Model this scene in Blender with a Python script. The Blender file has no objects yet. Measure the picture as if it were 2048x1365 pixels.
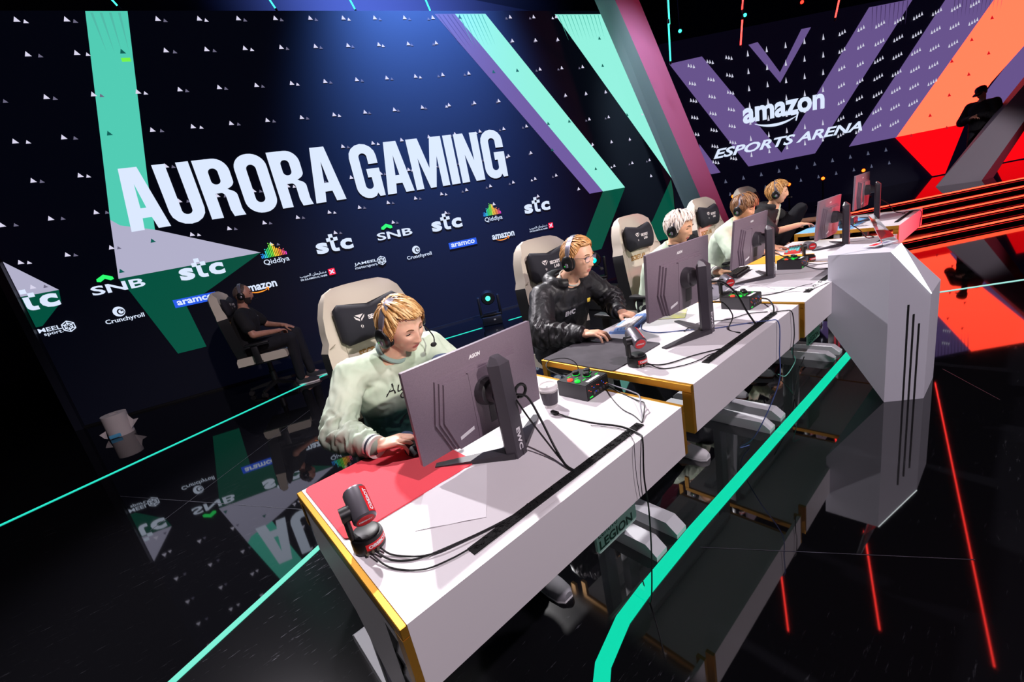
import bpy, bmesh, math, random
from math import sin, cos, pi, radians as RAD
from mathutils import Vector as V, Matrix, noise
from mathutils.bvhtree import BVHTree
random.seed(7)
scn = bpy.context.scene
COL = scn.collection

# ------------------------------------------------------------------ camera
CAM_H = 1.484
RC = ((0.7416, -0.6444, -0.1866), (-0.3139, -0.0875, -0.9454), (0.5929, 0.7597, -0.2672))   # camera right, down, forward
FPX = 865.17
cam = bpy.data.objects.new('camera', bpy.data.cameras.new('camera'))
COL.objects.link(cam)
cam.data.sensor_width = 36.0
cam.data.lens = FPX / 2048 * 36
cam.data.clip_end = 200
_x, _y, _z = V(RC[0]), -V(RC[1]), -V(RC[2])
_m = Matrix((_x, _y, _z)).transposed().to_4x4()
_m.translation = V((0, 0, CAM_H))
cam.matrix_world = _m
scn.camera = cam

# ------------------------------------------------------------------ world, exposure
w = bpy.data.worlds.new('world'); scn.world = w; w.use_nodes = True
w.node_tree.nodes['Background'].inputs[0].default_value = (.35, .38, .6, 1)
w.node_tree.nodes['Background'].inputs[1].default_value = 0.006
vs = scn.view_settings
vs.view_transform = 'Standard'; vs.look = 'None'; vs.exposure = 0.0; vs.gamma = 1.0; vs.use_curve_mapping = False

# ------------------------------------------------------------------ stage lamps (rafter spots) and added unseen fills
def spot(name, loc, tgt, watts, col, deg, rad=.12, blend=.5):
    l = bpy.data.lights.new(name, 'SPOT'); l.energy = watts; l.color = col; l.spot_size = RAD(deg)
    l.spot_blend = blend; l.shadow_soft_size = rad
    o = bpy.data.objects.new(name, l); COL.objects.link(o); o.location = loc
    o.rotation_euler = (V(tgt) - V(loc)).to_track_quat('-Z', 'Y').to_euler()
    return o
def area(name, loc, tgt, watts, col, sx, sy):
    l = bpy.data.lights.new(name, 'AREA'); l.shape = 'RECTANGLE'; l.size = sx; l.size_y = sy; l.energy = watts; l.color = col
    o = bpy.data.objects.new(name, l); COL.objects.link(o); o.location = loc
    o.rotation_euler = (V(tgt) - V(loc)).to_track_quat('-Z', 'Y').to_euler()
    return o
spot('rafter_back_spot', (3.4, 6.6, 6.6), (2.3, 1.3, .7), 3400, (1, .96, .97), 62, .10)
spot('rafter_side_spot', (-.6, 6.4, 6.2), (1.6, 1.3, .7), 1500, (1, .93, 1), 60, .10)
spot('rafter_front_spot', (1.5, -3.6, 7.4), (1.9, 1.4, .8), 1900, (1, .87, .95), 58, .10)
area('mauve_fill', (1.2, -4.6, 4.2), (2.0, 1.0, .7), 22, (.90, .70, 1), 3, 1.2)  # added unseen fill that tints the desk fronts mauve
for k_, (hx, hy) in enumerate(((.75, 1.72), (1.96, 1.78), (3.2, 1.75), (4.45, 1.80), (5.55, 1.92))):      # added unseen spots that brighten the five players' faces
    spot('face_fill_spot', (hx - .5, -6.2, 4.7), (hx, hy, 1.12), 2300, (1, .93, .86), 6.6, .08, .7)
spot('pillar_teal_fill', (5.2, 2.6, 6.5), (7.7, 4.5, 2.9), 1900, (.62, .88, 1), 26, .3)  # added unseen lamp, casts teal on the tall pillar's left face
spot('pillar_pink_fill', (13.5, -3.0, 5.0), (8.2, 4.4, 2.8), 1000, (1, .16, .34), 34, .3)  # added unseen lamp for the pink cast by the orange screen on the pillar
spot('blue_haze_fill', (3.9, 4.6, 7.0), (4.2, 6.0, 4.3), 15000, (.12, .30, 1), 62, .3, 1.0)  # added unseen lamp, its blue on the video wall stands in for haze
spot('far_blue_haze_fill', (8.5, 10.0, 8.6), (9.6, 15.4, 9.4), 30000, (.14, .24, 1), 110, .3, 1.0)  # added unseen lamp, stands in for blue haze on the back drape
spot('pillar_grey_fill', (6.5, -3.5, 6.0), (12.9, 1.0, 1.3), 2600, (.95, .88, .95), 13, .2, .5)  # added unseen lamp to brighten the far right pillar
spot('red_panel_fill', (8.2, -1.6, .75), (5.75, .8, .70), 700, (1, .04, .08), 20, .1)  # added unseen lamp for the steps' red glow on the farthest desk

# ------------------------------------------------------------------ pixel -> place helpers (camera at height CAM_H)
def ray(p):
    a = (p[0] - 1024, p[1] - 682.5, FPX)
    return V([sum(RC[i][k] * a[i] for i in range(3)) for k in range(3)])
def at_z(p, z):
    d = ray(p); t = (z - CAM_H) / d.z
    return V((d.x * t, d.y * t, z))
def at_d(p, d):
    return V((0, 0, CAM_H)) + ray(p) * (d / FPX)

# ------------------------------------------------------------------ materials
MATS = {}
def lin(c):
    c = c / 255.0
    return c / 12.92 if c <= .04045 else ((c + .055) / 1.055) ** 2.4
def rgb(c):
    return (lin(c[0]), lin(c[1]), lin(c[2]), 1)
def mat(name, c, rough=.5, metal=0, spec=.5, noise_amt=0, noise_scale=20, c2=None, bump=0, bscale=80, coat=0, trans=0, ior=1.5, alpha=1):
    if name in MATS: return MATS[name]
    m = bpy.data.materials.new(name); m.use_nodes = True; MATS[name] = m
    nt = m.node_tree; b = nt.nodes['Principled BSDF']
    b.inputs['Base Color'].default_value = rgb(c); b.inputs['Roughness'].default_value = rough
    b.inputs['Metallic'].default_value = metal; b.inputs['Specular IOR Level'].default_value = spec
    b.inputs['Coat Weight'].default_value = coat; b.inputs['Transmission Weight'].default_value = trans
    b.inputs['IOR'].default_value = ior; b.inputs['Alpha'].default_value = alpha
    if c2 or bump:
        tc = nt.nodes.new('ShaderNodeTexCoord')
    if c2:
        n = nt.nodes.new('ShaderNodeTexNoise'); n.inputs['Scale'].default_value = noise_scale; n.inputs['Detail'].default_value = 4
        r = nt.nodes.new('ShaderNodeValToRGB'); r.color_ramp.elements[0].color = rgb(c); r.color_ramp.elements[1].color = rgb(c2)
        r.color_ramp.elements[0].position = .35; r.color_ramp.elements[1].position = .68
        nt.links.new(tc.outputs['Object'], n.inputs['Vector']); nt.links.new(n.outputs['Fac'], r.inputs['Fac']); nt.links.new(r.outputs['Color'], b.inputs['Base Color'])
    if bump:
        n2 = nt.nodes.new('ShaderNodeTexNoise'); n2.inputs['Scale'].default_value = bscale; n2.inputs['Detail'].default_value = 5
        bp = nt.nodes.new('ShaderNodeBump'); bp.inputs['Strength'].default_value = bump; bp.inputs['Distance'].default_value = .01
        nt.links.new(tc.outputs['Object'], n2.inputs['Vector']); nt.links.new(n2.outputs['Fac'], bp.inputs['Height']); nt.links.new(bp.outputs['Normal'], b.inputs['Normal'])
    return m
def emi(name, c, s=1.0, sample=False, base=(10, 10, 12)):
    if name in MATS: return MATS[name]
    m = bpy.data.materials.new(name); m.use_nodes = True; MATS[name] = m
    b = m.node_tree.nodes['Principled BSDF']
    b.inputs['Base Color'].default_value = rgb(base); b.inputs['Roughness'].default_value = .6; b.inputs['Specular IOR Level'].default_value = .2
    b.inputs['Emission Color'].default_value = rgb(c); b.inputs['Emission Strength'].default_value = s
    if not sample: m.cycles.emission_sampling = 'NONE'
    return m

# ------------------------------------------------------------------ mesh builder
class G:
    def __init__(s): s.v = []; s.f = []; s.mi = []
    def add(s, vs, fs, mi=0, M=None):
        o = len(s.v)
        s.v += [(M @ V(p)) if M else V(p) for p in vs]
        s.f += [[i + o for i in f] for f in fs]; s.mi += [mi] * len(fs); return s
    def box(s, c, d, mi=0, bev=0, M=None, seg=2):
        x, y, z = d[0] / 2, d[1] / 2, d[2] / 2
        if bev <= 0:
            vs = [(c[0] + a * x, c[1] + b * y, c[2] + e * z) for a in (-1, 1) for b in (-1, 1) for e in (-1, 1)]
            return s.add(vs, [(0, 1, 3, 2), (4, 6, 7, 5), (0, 4, 5, 1), (2, 3, 7, 6), (0, 2, 6, 4), (1, 5, 7, 3)], mi, M)
        bm = bmesh.new(); bmesh.ops.create_cube(bm, size=1)
        for v in bm.verts: v.co = V((v.co.x * d[0], v.co.y * d[1], v.co.z * d[2]))
        bmesh.ops.bevel(bm, geom=bm.edges[:], offset=min(bev, .49 * min(d)), segments=seg, affect='EDGES', profile=.5)
        bm.verts.index_update()
        vs = [v.co + V(c) for v in bm.verts]; fs = [[v.index for v in f.verts] for f in bm.faces]; bm.free()
        return s.add(vs, fs, mi, M)
    def loft(s, rings, mi=0, cap=True, M=None):
        n = len(rings[0]); vs = [p for r in rings for p in r]; fs = []
        for i in range(len(rings) - 1):
            for j in range(n):
                k = (j + 1) % n
                fs.append((i * n + j, i * n + k, (i + 1) * n + k, (i + 1) * n + j))
        if cap: fs += [tuple(range(n))[::-1], tuple(range((len(rings) - 1) * n, len(rings) * n))]
        return s.add(vs, fs, mi, M)
    def tube(s, path, r, n=8, mi=0, flat=1.0, up=None, M=None):
        P = [V(p) for p in path]; rings = []; prev = None
        for i, p in enumerate(P):
            t = (P[min(i + 1, len(P) - 1)] - P[max(i - 1, 0)])
            t = t.normalized() if t.length > 1e-9 else V((0, 0, 1))
            if prev is None:
                a = V(up) if up else (V((0, 0, 1)) if abs(t.z) < .9 else V((1, 0, 0)))
            else: a = prev
            if up: a = V(up)
            nrm = (a - t * a.dot(t))
            nrm = nrm.normalized() if nrm.length > 1e-6 else t.orthogonal().normalized()
            prev = nrm; b = t.cross(nrm)
            rr = r[i] if isinstance(r, (list, tuple)) else r
            rings.append([p + nrm * (rr * flat * sin(2 * pi * k / n)) + b * (rr * cos(2 * pi * k / n)) for k in range(n)])
        return s.loft(rings, mi, True, M)
    def cyl(s, a, b, r0, r1=None, n=20, mi=0, M=None):
        return s.tube([a, b], [r0, r0 if r1 is None else r1], n, mi, M=M)
    def lathe(s, prof, n=24, mi=0, M=None):
        return s.loft([[V((r * cos(2 * pi * k / n), r * sin(2 * pi * k / n), z)) for k in range(n)] for r, z in prof], mi, True, M)
    def cone(s, a, b, r0, r1, n=14, mi=0):
        a, b = V(a), V(b); d = b - a; L = max(d.length, 1e-6); t = d / L
        u = t.orthogonal().normalized(); w = t.cross(u); rings = []
        for k in range(5):
            th = pi / 2 * (1 - k / 4.0)
            rings.append((a - t * r0 * sin(th), max(r0 * cos(th), 1e-4)))
        for k in range(5):
            th = pi / 2 * k / 4.0
            rings.append((b + t * r1 * sin(th), max(r1 * cos(th), 1e-4)))
        return s.loft([[c + u * (r * cos(2 * pi * j / n)) + w * (r * sin(2 * pi * j / n)) for j in range(n)] for c, r in rings], mi)
    def ball(s, c, r, mi=0, n=20, m=12, R=None, M=None):
        r = (r, r, r) if not isinstance(r, (tuple, list)) else r; rings = []
        for i in range(m + 1):
            th = pi * (i + (0.02 if i == 0 else -.02 if i == m else 0)) / m
            ring = []
            for j in range(n):
                p = V((r[0] * sin(th) * cos(2 * pi * j / n), r[1] * sin(th) * sin(2 * pi * j / n), -r[2] * cos(th)))
                if R: p = R @ p
                ring.append(p + V(c))
            rings.append(ring)
        return s.loft(rings, mi, True, M)
    def prism(s, poly, h, M=None, mi=0):
        n = len(poly)
        vs = [V((p[0], p[1], 0)) for p in poly] + [V((p[0], p[1], h)) for p in poly]
        fs = [tuple(range(n))[::-1], tuple(range(n, 2 * n))] + [(i, (i + 1) % n, n + (i + 1) % n, n + i) for i in range(n)]
        return s.add(vs, fs, mi, M)
    def build(s, name, mats, parent=None, org=None, smooth=35, fix=True):
        me = bpy.data.meshes.new(name)
        o = V(org) if org is not None else V((0, 0, 0))
        me.from_pydata([tuple(V(p) - o) for p in s.v], [], s.f)
        for m in (mats if isinstance(mats, (list, tuple)) else [mats]): me.materials.append(m)
        me.polygons.foreach_set('material_index', s.mi)
        if fix:
            bm = bmesh.new(); bm.from_mesh(me); bmesh.ops.recalc_face_normals(bm, faces=bm.faces[:]); bm.to_mesh(me); bm.free()
        if smooth:
            me.polygons.foreach_set('use_smooth', [True] * len(me.polygons)); me.set_sharp_from_angle(angle=RAD(smooth))
        me.update()
        ob = bpy.data.objects.new(name, me); COL.objects.link(ob)
        if parent is not None: ob.parent = parent
        elif org is not None: ob.location = o
        return ob
def tag(o, label=None, cat=None, group=None, kind=None):
    if label: o['label'] = label
    if cat: o['category'] = cat
    if group: o['group'] = group
    if kind: o['kind'] = kind
    return o
def empty(name, loc=(0, 0, 0), label=None, cat=None, group=None, rz=0):
    o = bpy.data.objects.new(name, None); COL.objects.link(o); o.location = loc; o.rotation_euler = (0, 0, rz)
    o.empty_display_size = .1
    return tag(o, label, cat, group)
def kids(o): return [c for c in bpy.data.objects if c.parent == o]
def dup(root, loc=None, rz=None, label=None):
    r = root.copy(); COL.objects.link(r)
    if loc is not None: r.location = loc
    if rz is not None: r.rotation_euler = (0, 0, rz)
    if label: r['label'] = label
    for ch in kids(root):
        c = ch.copy(); COL.objects.link(c); c.parent = r
        for g in kids(ch):
            d = g.copy(); COL.objects.link(d); d.parent = c
    return r

# ------------------------------------------------------------------ lettering
_tc = {}
def text_mesh(s, bold=0, shear=0, space=1.0):
    key = (s, bold, shear, space)
    if key in _tc: return _tc[key]
    c = bpy.data.curves.new('t', 'FONT'); c.body = s; c.offset = bold; c.shear = shear; c.resolution_u = 3; c.space_character = space
    o = bpy.data.objects.new('t', c); COL.objects.link(o)
    bpy.context.view_layer.update()
    me = bpy.data.meshes.new_from_object(o.evaluated_get(bpy.context.evaluated_depsgraph_get()))
    vs = [v.co.copy() for v in me.vertices]; fs = [list(p.vertices) for p in me.polygons]
    bpy.data.objects.remove(o); bpy.data.meshes.remove(me); bpy.data.curves.remove(c)
    x0 = min(v.x for v in vs); x1 = max(v.x for v in vs); y0 = min(v.y for v in vs); y1 = max(v.y for v in vs)
    vs = [V(((v.x - x0) / (x1 - x0), (v.y - y0) / (y1 - y0), 0)) for v in vs]
    _tc[key] = (vs, fs, (x1 - x0) / (y1 - y0)); return _tc[key]
def put_text(g, s, x0, x1, y0, y1, M, mi=0, bold=0, shear=0, z=0, space=1.0):
    vs, fs, _ = text_mesh(s, bold, shear, space)
    g.add([(x0 + v.x * (x1 - x0), y0 + v.y * (y1 - y0), z) for v in vs], fs, mi, M)
def loops_mesh(loops):
    c = bpy.data.curves.new('l', 'CURVE'); c.dimensions = '2D'; c.fill_mode = 'BOTH'
    for lp in loops:
        sp = c.splines.new('POLY'); sp.points.add(len(lp) - 1)
        for i, p in enumerate(lp): sp.points[i].co = (p[0], p[1], 0, 1)
        sp.use_cyclic_u = True
    o = bpy.data.objects.new('l', c); COL.objects.link(o); bpy.context.view_layer.update()
    me = bpy.data.meshes.new_from_object(o.evaluated_get(bpy.context.evaluated_depsgraph_get()))
    r = ([v.co.copy() for v in me.vertices], [list(p.vertices) for p in me.polygons])
    bpy.data.objects.remove(o); bpy.data.meshes.remove(me); bpy.data.curves.remove(c); return r
def arc(cx, cy, rx, ry, a0, a1, n=8):
    return [(cx + rx * cos(RAD(a0 + (a1 - a0) * i / n)), cy + ry * sin(RAD(a0 + (a1 - a0) * i / n))) for i in range(n + 1)]
def rr(x0, y0, x1, y1, r, ry=None):
    ry = ry or r
    return arc(x1 - r, y1 - ry, r, ry, 0, 90) + arc(x0 + r, y1 - ry, r, ry, 90, 180) + arc(x0 + r, y0 + ry, r, ry, 180, 270) + arc(x1 - r, y0 + ry, r, ry, 270, 360)
GL = {
 'A': (.58, [[(0, 0), (.19, 0), (.225, .19), (.36, .19), (.395, 0), (.58, 0), (.42, 1), (.16, 1)], [(.25, .35), (.335, .35), (.293, .74)]]),
 'U': (.54, [[(0, 1), (0, .22)] + arc(.27, .22, .27, .235, 180, 360) + [(.54, 1), (.35, 1), (.35, .22)] + arc(.27, .22, .08, .07, 360, 180) + [(.19, 1)]]),
 'R': (.56, [[(0, 0), (0, 1), (.30, 1)] + arc(.30, .77, .23, .23, 90, 0) + arc(.33, .6, .2, .13, 0, -70) + arc(.33, .35, .2, .12, 60, 0) + [(.53, .12), (.56, 0), (.37, 0), (.34, .12), (.34, .34)] + arc(.28, .34, .06, .08, 0, 90) + [(.19, .42), (.19, 0)], rr(.19, .57, .34, .84, .07)]),
 'O': (.54, [rr(0, -.015, .54, 1.015, .26, .24), rr(.19, .17, .35, .83, .079, .08)]),
 'G': (.54, [[(.54, .63), (.35, .63), (.35, .77)] + arc(.27, .77, .08, .07, 0, 180) + [(.19, .23)] + arc(.27, .23, .08, .07, 180, 360) + [(.35, .38), (.28, .38), (.28, .54), (.54, .54), (.54, 0), (.43, 0), (.40, .07)] + arc(.24, .22, .24, .235, -60, -180) + [(0, .77)] + arc(.27, .77, .27, .245, 180, 0)]),
 'M': (.77, [[(0, 0), (0, 1), (.25, 1), (.385, .40), (.52, 1), (.77, 1), (.77, 0), (.60, 0), (.60, .62), (.45, 0), (.32, 0), (.17, .62), (.17, 0)]]),
 'I': (.20, [[(0, 0), (.2, 0), (.2, 1), (0, 1)]]),
 'N': (.56, [[(0, 0), (0, 1), (.22, 1), (.38, .43), (.38, 1), (.56, 1), (.56, 0), (.34, 0), (.18, .57), (.18, 0)]]),
}
def block_word(g, s, x0, x1, y0, y1, M, mi=0, gap=.05):
    tot = sum(GL[c][0] for c in s) + gap * (len(s) - 1); k = (x1 - x0) / tot; x = x0
    for c in s:
        vs, fs = loops_mesh(GL[c][1])
        g.add([(x + v.x * k, y0 + v.y * (y1 - y0), 0) for v in vs], fs, mi, M); x += (GL[c][0] + gap) * k
# ================================================================== SETTING
def floor_mat():
    m = bpy.data.materials.new('polished_black_floor'); m.use_nodes = True; nt = m.node_tree; b = nt.nodes['Principled BSDF']; L = nt.links.new
    def math_(op, a, b_=None, c=None):
        n = nt.nodes.new('ShaderNodeMath'); n.operation = op
        for i, q in enumerate((a, b_, c)):
            if q is None: continue
            if isinstance(q, (int, float)): n.inputs[i].default_value = q
            else: L(q, n.inputs[i])
        return n.outputs[0]
    def ramp(v, p0, p1):
        n = nt.nodes.new('ShaderNodeMapRange'); n.interpolation_type = 'SMOOTHSTEP'; n.inputs[1].default_value = p0; n.inputs[2].default_value = p1; L(v, n.inputs[0]); return n.outputs[0]
    def noise_(sc, det, rough, scale, rot):
        mp = nt.nodes.new('ShaderNodeMapping'); mp.inputs['Scale'].default_value = scale; mp.inputs['Rotation'].default_value = (0, 0, rot); L(tc.outputs['Object'], mp.inputs['Vector'])
        n = nt.nodes.new('ShaderNodeTexNoise'); n.inputs['Scale'].default_value = sc; n.inputs['Detail'].default_value = det; n.inputs['Roughness'].default_value = rough; L(mp.outputs['Vector'], n.inputs['Vector']); return n.outputs['Fac']
    tc = nt.nodes.new('ShaderNodeTexCoord'); sp = nt.nodes.new('ShaderNodeSeparateXYZ'); L(tc.outputs['Object'], sp.inputs[0]); x, y = sp.outputs[0], sp.outputs[1]
    # the worn panel in front of the mint light line, under and left of the desks
    e = math_('SUBTRACT', math_('MULTIPLY_ADD', x, .445, 2.229), y); worn = math_('MULTIPLY', ramp(e, -.01, .01), ramp(x, .95, .85))
    scr = ramp(math_('ADD', noise_(7, 9, .75, (1.2, 9, 1), .9), math_('MULTIPLY', noise_(1.3, 2, .5, (1, 1, 1), 0), .25)), .72, .82)
    scr2 = ramp(noise_(30, 3, .6, (.35, 7, 1), -.4), .71, .77)
    sc = math_('MAXIMUM', scr, scr2); k = math_('MULTIPLY', sc, math_('MULTIPLY_ADD', worn, .75, .12))
    mx = nt.nodes.new('ShaderNodeMix'); mx.data_type = 'RGBA'; mx.inputs[6].default_value = (.0035, .0035, .0045, 1); mx.inputs[7].default_value = (.16, .16, .19, 1)
    L(k, mx.inputs[0]); L(mx.outputs[2], b.inputs['Base Color'])
    L(math_('ADD', math_('MULTIPLY_ADD', worn, .16, .03), math_('MULTIPLY', k, .15)), b.inputs['Roughness'])
    L(math_('MULTIPLY_ADD', worn, -.97, 2.2), b.inputs['IOR'])
    return m
M_floor = floor_mat()
M_dark = mat('black_drape', (20, 20, 26), .9)
M_black = mat('black_plastic', (16, 16, 18), .45)
M_blackmatte = mat('black_matte', (13, 13, 15), .8)
g = G(); g.box((6, 3, -.05), (34, 30, .1)); tag(g.build('floor', M_floor, smooth=0), kind='structure')
g = G(); g.box((2, 15.5, 5), (44, .2, 10.2)); tag(g.build('wall_back', M_dark, smooth=0), kind='structure')
g = G(); g.box((24, 0, 5), (.2, 30, 10.2)); tag(g.build('wall_right', M_dark, smooth=0), kind='structure')
g = G(); g.box((-10.5, 3, 5), (.2, 30, 10.2)); tag(g.build('wall_left', M_dark, smooth=0), kind='structure')
g = G(); g.box((7, 3, 10.2), (36, 30, .2)); tag(g.build('ceiling', M_dark, smooth=0), kind='structure')

# ------------------------------------------------------------------ large video wall behind the players (local: x along, -y towards us, z up)
WAZ = RAD(-15.7)
E_mint = emi('screen_mint', (82, 204, 180), 1.0, True)
E_mintp = emi('screen_pale_mint', (142, 232, 214), 1.1, True)
E_green = emi('screen_deep_green', (4, 92, 72), .75)
E_grey = emi('screen_lilac_grey', (178, 176, 202), 1.0, True)
E_purple = emi('screen_purple', (112, 92, 160), 1.0, True)
E_white = emi('screen_white', (212, 224, 246), 1.1, True)
E_tri = emi('screen_triangle', (206, 202, 224), 1.15)
E_tri2 = emi('screen_dim_triangle', (120, 116, 142), .8)
E_dtri = emi('screen_dark_teal', (18, 100, 92), .9)
E_dtri2 = emi('screen_black_green', (4, 44, 36), .5)
E_blue = emi('screen_cobalt', (36, 84, 214), 1.2)
E_orange = emi('screen_orange', (255, 140, 40), 1.6)
E_red = emi('screen_crimson', (235, 30, 60), 1.6)
E_lgreen = emi('screen_leaf_green', (40, 225, 100), 1.4)
E_lime = emi('screen_lime', (110, 225, 70), 1.2)
def screen_mat(name, c, s):
    m = emi(name, c, s, False, (17, 18, 26)); m.node_tree.nodes['Principled BSDF'].inputs['Roughness'].default_value = .75; return m
M_screen = screen_mat('screen_navy_ground', (2, 3, 11), 1.0)
vw = empty('video_wall', (-.455, 7.347, 0), 'huge dark navy video wall with the white team name and sponsor logos behind the desks', 'screen', rz=WAZ)
XZ = Matrix(((1, 0, 0, 0), (0, 0, -1, 0), (0, 1, 0, 0), (0, 0, 0, 1)))      # (u,v,h) -> (u,-h,v)
def lay(k): return Matrix.Translation((0, -.0014 * k, 0)) @ XZ
g = G(); g.box((4.36, .08, .012), (10.07, .21, .024)); g.build('base_rail', M_black, vw, smooth=0)
g = G(); g.box((-.705, .08, 2.3), (.08, .3, 4.6)); g.build('side_frame', mat('navy_frame', (22, 24, 40), .5), vw, smooth=0)
def poly(g, pts, k, mi=0): g.prism(pts, .0006, lay(k), mi)
g = G(); g.prism([(-.665, .02), (9.385, .02), (9.385, 1.62), (8.10, 4.58), (-.665, 4.58)], .2, Matrix.Translation((0, .2, 0)) @ XZ, 10)
poly(g, [(.98, 4.575), (1.37, 4.575), (.95, 2.8), (.82, 2.19), (.50, 2.3), (.43, 2.38)], 1, 0)
poly(g, [(.43, 2.38), (.50, 2.3), (.82, 2.19), (1.87, 1.69), (.27, 1.69)], 1, 1)
poly(g, [(.27, 1.69), (1.87, 1.69), (1.22, 1.38), (.83, 1.2), (.87, .62), (.54, .62), (.33, 1.5)], 1, 2)
poly(g, [(-.66, 2.10), (-.31, 1.69), (-.66, 1.69)], 1, 1); poly(g, [(-.66, 1.69), (-.31, 1.69), (-.34, 1.55), (-.60, 1.32), (-.66, 1.32)], 1, 2)
poly(g, [(5.07, 4.54), (5.39, 4.54), (7.65, 1.655), (7.35, 1.655)], 1, 3)
poly(g, [(5.39, 4.54), (5.89, 4.54), (8.17, 1.65), (7.65, 1.65)], 1, 4)
poly(g, [(7.14, 4.53), (8.07, 4.53), (9.36, 1.645)], 1, 4)
poly(g, [(7.65, 1.65), (8.17, 1.65), (7.45, .62), (6.93, .62)], 1, 2)
poly(g, [(9.33, 1.64), (9.36, 1.4), (9.36, .5), (8.2, .5), (8.76, .93)], 1, 2)
for i in range(4):        # fine darker flutes at the stripe tops
    poly(g, [(1.02 + i * .085, 4.56), (1.045 + i * .085, 4.56), (1.03 + i * .07, 4.15)], 2, 5)
for i in range(7): poly(g, [(5.45 + i * .062, 4.53), (5.465 + i * .062, 4.53), (5.60 + i * .062, 4.1)], 2, 5)
for i in range(11): poly(g, [(7.2 + i * .08, 4.52), (7.215 + i * .08, 4.52), (7.34 + i * .075, 4.15)], 2, 5)
for i in range(4): poly(g, [(5.12 + i * .07, 4.53), (5.14 + i * .07, 4.53), (5.4 + i * .07, 4.1)], 2, 6)
# scattered triangles
def tri(g, s, z, k, mi, w_=.058, h_=.050): poly(g, [(s - w_ / 2, z - h_ / 2), (s + w_ / 2, z - h_ / 2), (s - w_ * .12, z + h_ / 2)], k, mi)
def in_poly(p, P):
    r = False; j = len(P) - 1
    for i in range(len(P)):
        if (P[i][1] > p[1]) != (P[j][1] > p[1]) and p[0] < (P[j][0] - P[i][0]) * (p[1] - P[i][1]) / (P[j][1] - P[i][1]) + P[i][0]: r = not r
        j = i
    return r
STR = [[(.98, 4.6), (1.37, 4.6), (.95, 2.8), (.82, 2.19), (1.87, 1.69), (.27, 1.69)], [(5.07, 4.54), (5.89, 4.54), (8.17, 1.65), (7.35, 1.65)], [(7.14, 4.53), (8.07, 4.53), (9.36, 1.645)]]
for r_, z in enumerate((4.5, 4.17, 3.745, 3.325, 2.91, 2.49, 2.07, 1.78)):
    for c_ in range(-2, 24):
        s = .33 + c_ * .425 + (.0 if r_ % 2 == 0 else -.0)
        if r_ == 0: s += .03
        if not (-.6 < s < 9.2): continue
        inside = any(in_poly((s, z), P) for P in STR)
        if r_ == 7 and c_ % 2: continue
        d = .10 - .005 * c_ if r_ % 2 else .07
        if inside:
            if (r_ * 7 + c_ * 3) % 4 < 2: tri(g, s, z, 3, 9)
        else:
            tri(g, s, z, 3, 7); tri(g, s + d * (1 if c_ < 11 else -1), z - .020, 2, 8 if (c_ * 5 + r_ * 3) % 4 else 7, .046, .036)
poly(g, [(1.14, 4.06), (1.23, 4.06), (1.23, 4.10), (1.14, 4.10)], 3, 11)
g.build('screen_panel', [E_mint, E_grey, E_green, E_purple, E_mintp, emi('screen_soft_mint', (84, 190, 172), .95), emi('screen_deep_purple', (84, 62, 128), .9), E_tri, E_tri2, E_dtri, M_screen, E_lime], vw, smooth=0)
# team name
g = G(); block_word(g, 'AURORA', .585, 3.16, 2.205, 2.93, lay(5)); block_word(g, 'GAMING', 3.34, 5.78, 2.175, 2.90, lay(5)); g.build('team_name', E_white, vw, smooth=0)
def smile(g, s, z, w_, k, mi=0):
    pts = [(s + w_ * t, z - w_ * .13 * (1 - (2 * t - 1) ** 2)) for t in [i / 14 for i in range(15)]]
    up = [(p[0], p[1] + w_ * (.012 + .05 * sin(pi * i / 14))) for i, p in enumerate(pts)]
    poly(g, pts + up[::-1], k, mi)
    e = (s + w_, z + .0 * w_)
    poly(g, [(e[0] - .14 * w_, e[1] + .07 * w_), (e[0] + .06 * w_, e[1] + .09 * w_), (e[0] + .0 * w_, e[1] - .10 * w_), (e[0] - .03 * w_, e[1] - .09 * w_), (e[0] + .0 * w_, e[1] + .04 * w_), (e[0] - .13 * w_, e[1] + .035 * w_)], k, mi)
LK = 6
def logo_stc(s):
    g = G(); z = 1.515
    put_text(g, 's', s, s + .165, z, z + .155, lay(LK), 0, .045); put_text(g, 'c', s + .335, s + .51, z, z + .155, lay(LK), 0, .045)
    poly(g, [(s + .205, z + .16), (s + .205, z + .05)] + arc(s + .265, z + .05, .06, .05, 180, 270, 5) + [(s + .31, z), (s + .31, z + .045), (s + .27, z + .045), (s + .26, z + .06), (s + .26, z + .16)], LK)
    for a, b in ((.205, .155), (.26, .205), (.15, .205), (.205, .258)) if 0 else ((.165, .150), (.262, .150), (.205, .20)):
        poly(g, [(s + a, z + b), (s + a + .058, z + b), (s + a + .058, z + b + .05), (s + a, z + b + .05)], LK)
    g.build('telecom_logo', E_white, vw, smooth=0)
def logo_snb(s):
    g = G(); put_text(g, 'SNB', s, s + .54, 1.545, 1.655, lay(LK), 0, .022)
    a = s + .09; poly(g, [(a, 1.70), (a + .005, 1.73), (a + .085, 1.772), (a + .165, 1.73), (a + .17, 1.70), (a + .135, 1.69), (a + .085, 1.72), (a + .035, 1.69)], LK, 1)
    g.build('bank_logo', [E_white, E_lgreen], vw, smooth=0)
QC = [(40, 140, 230), (50, 200, 210), (60, 210, 110), (120, 220, 70), (240, 220, 60), (250, 190, 50), (250, 140, 60), (240, 90, 120), (220, 60, 190)]
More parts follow.
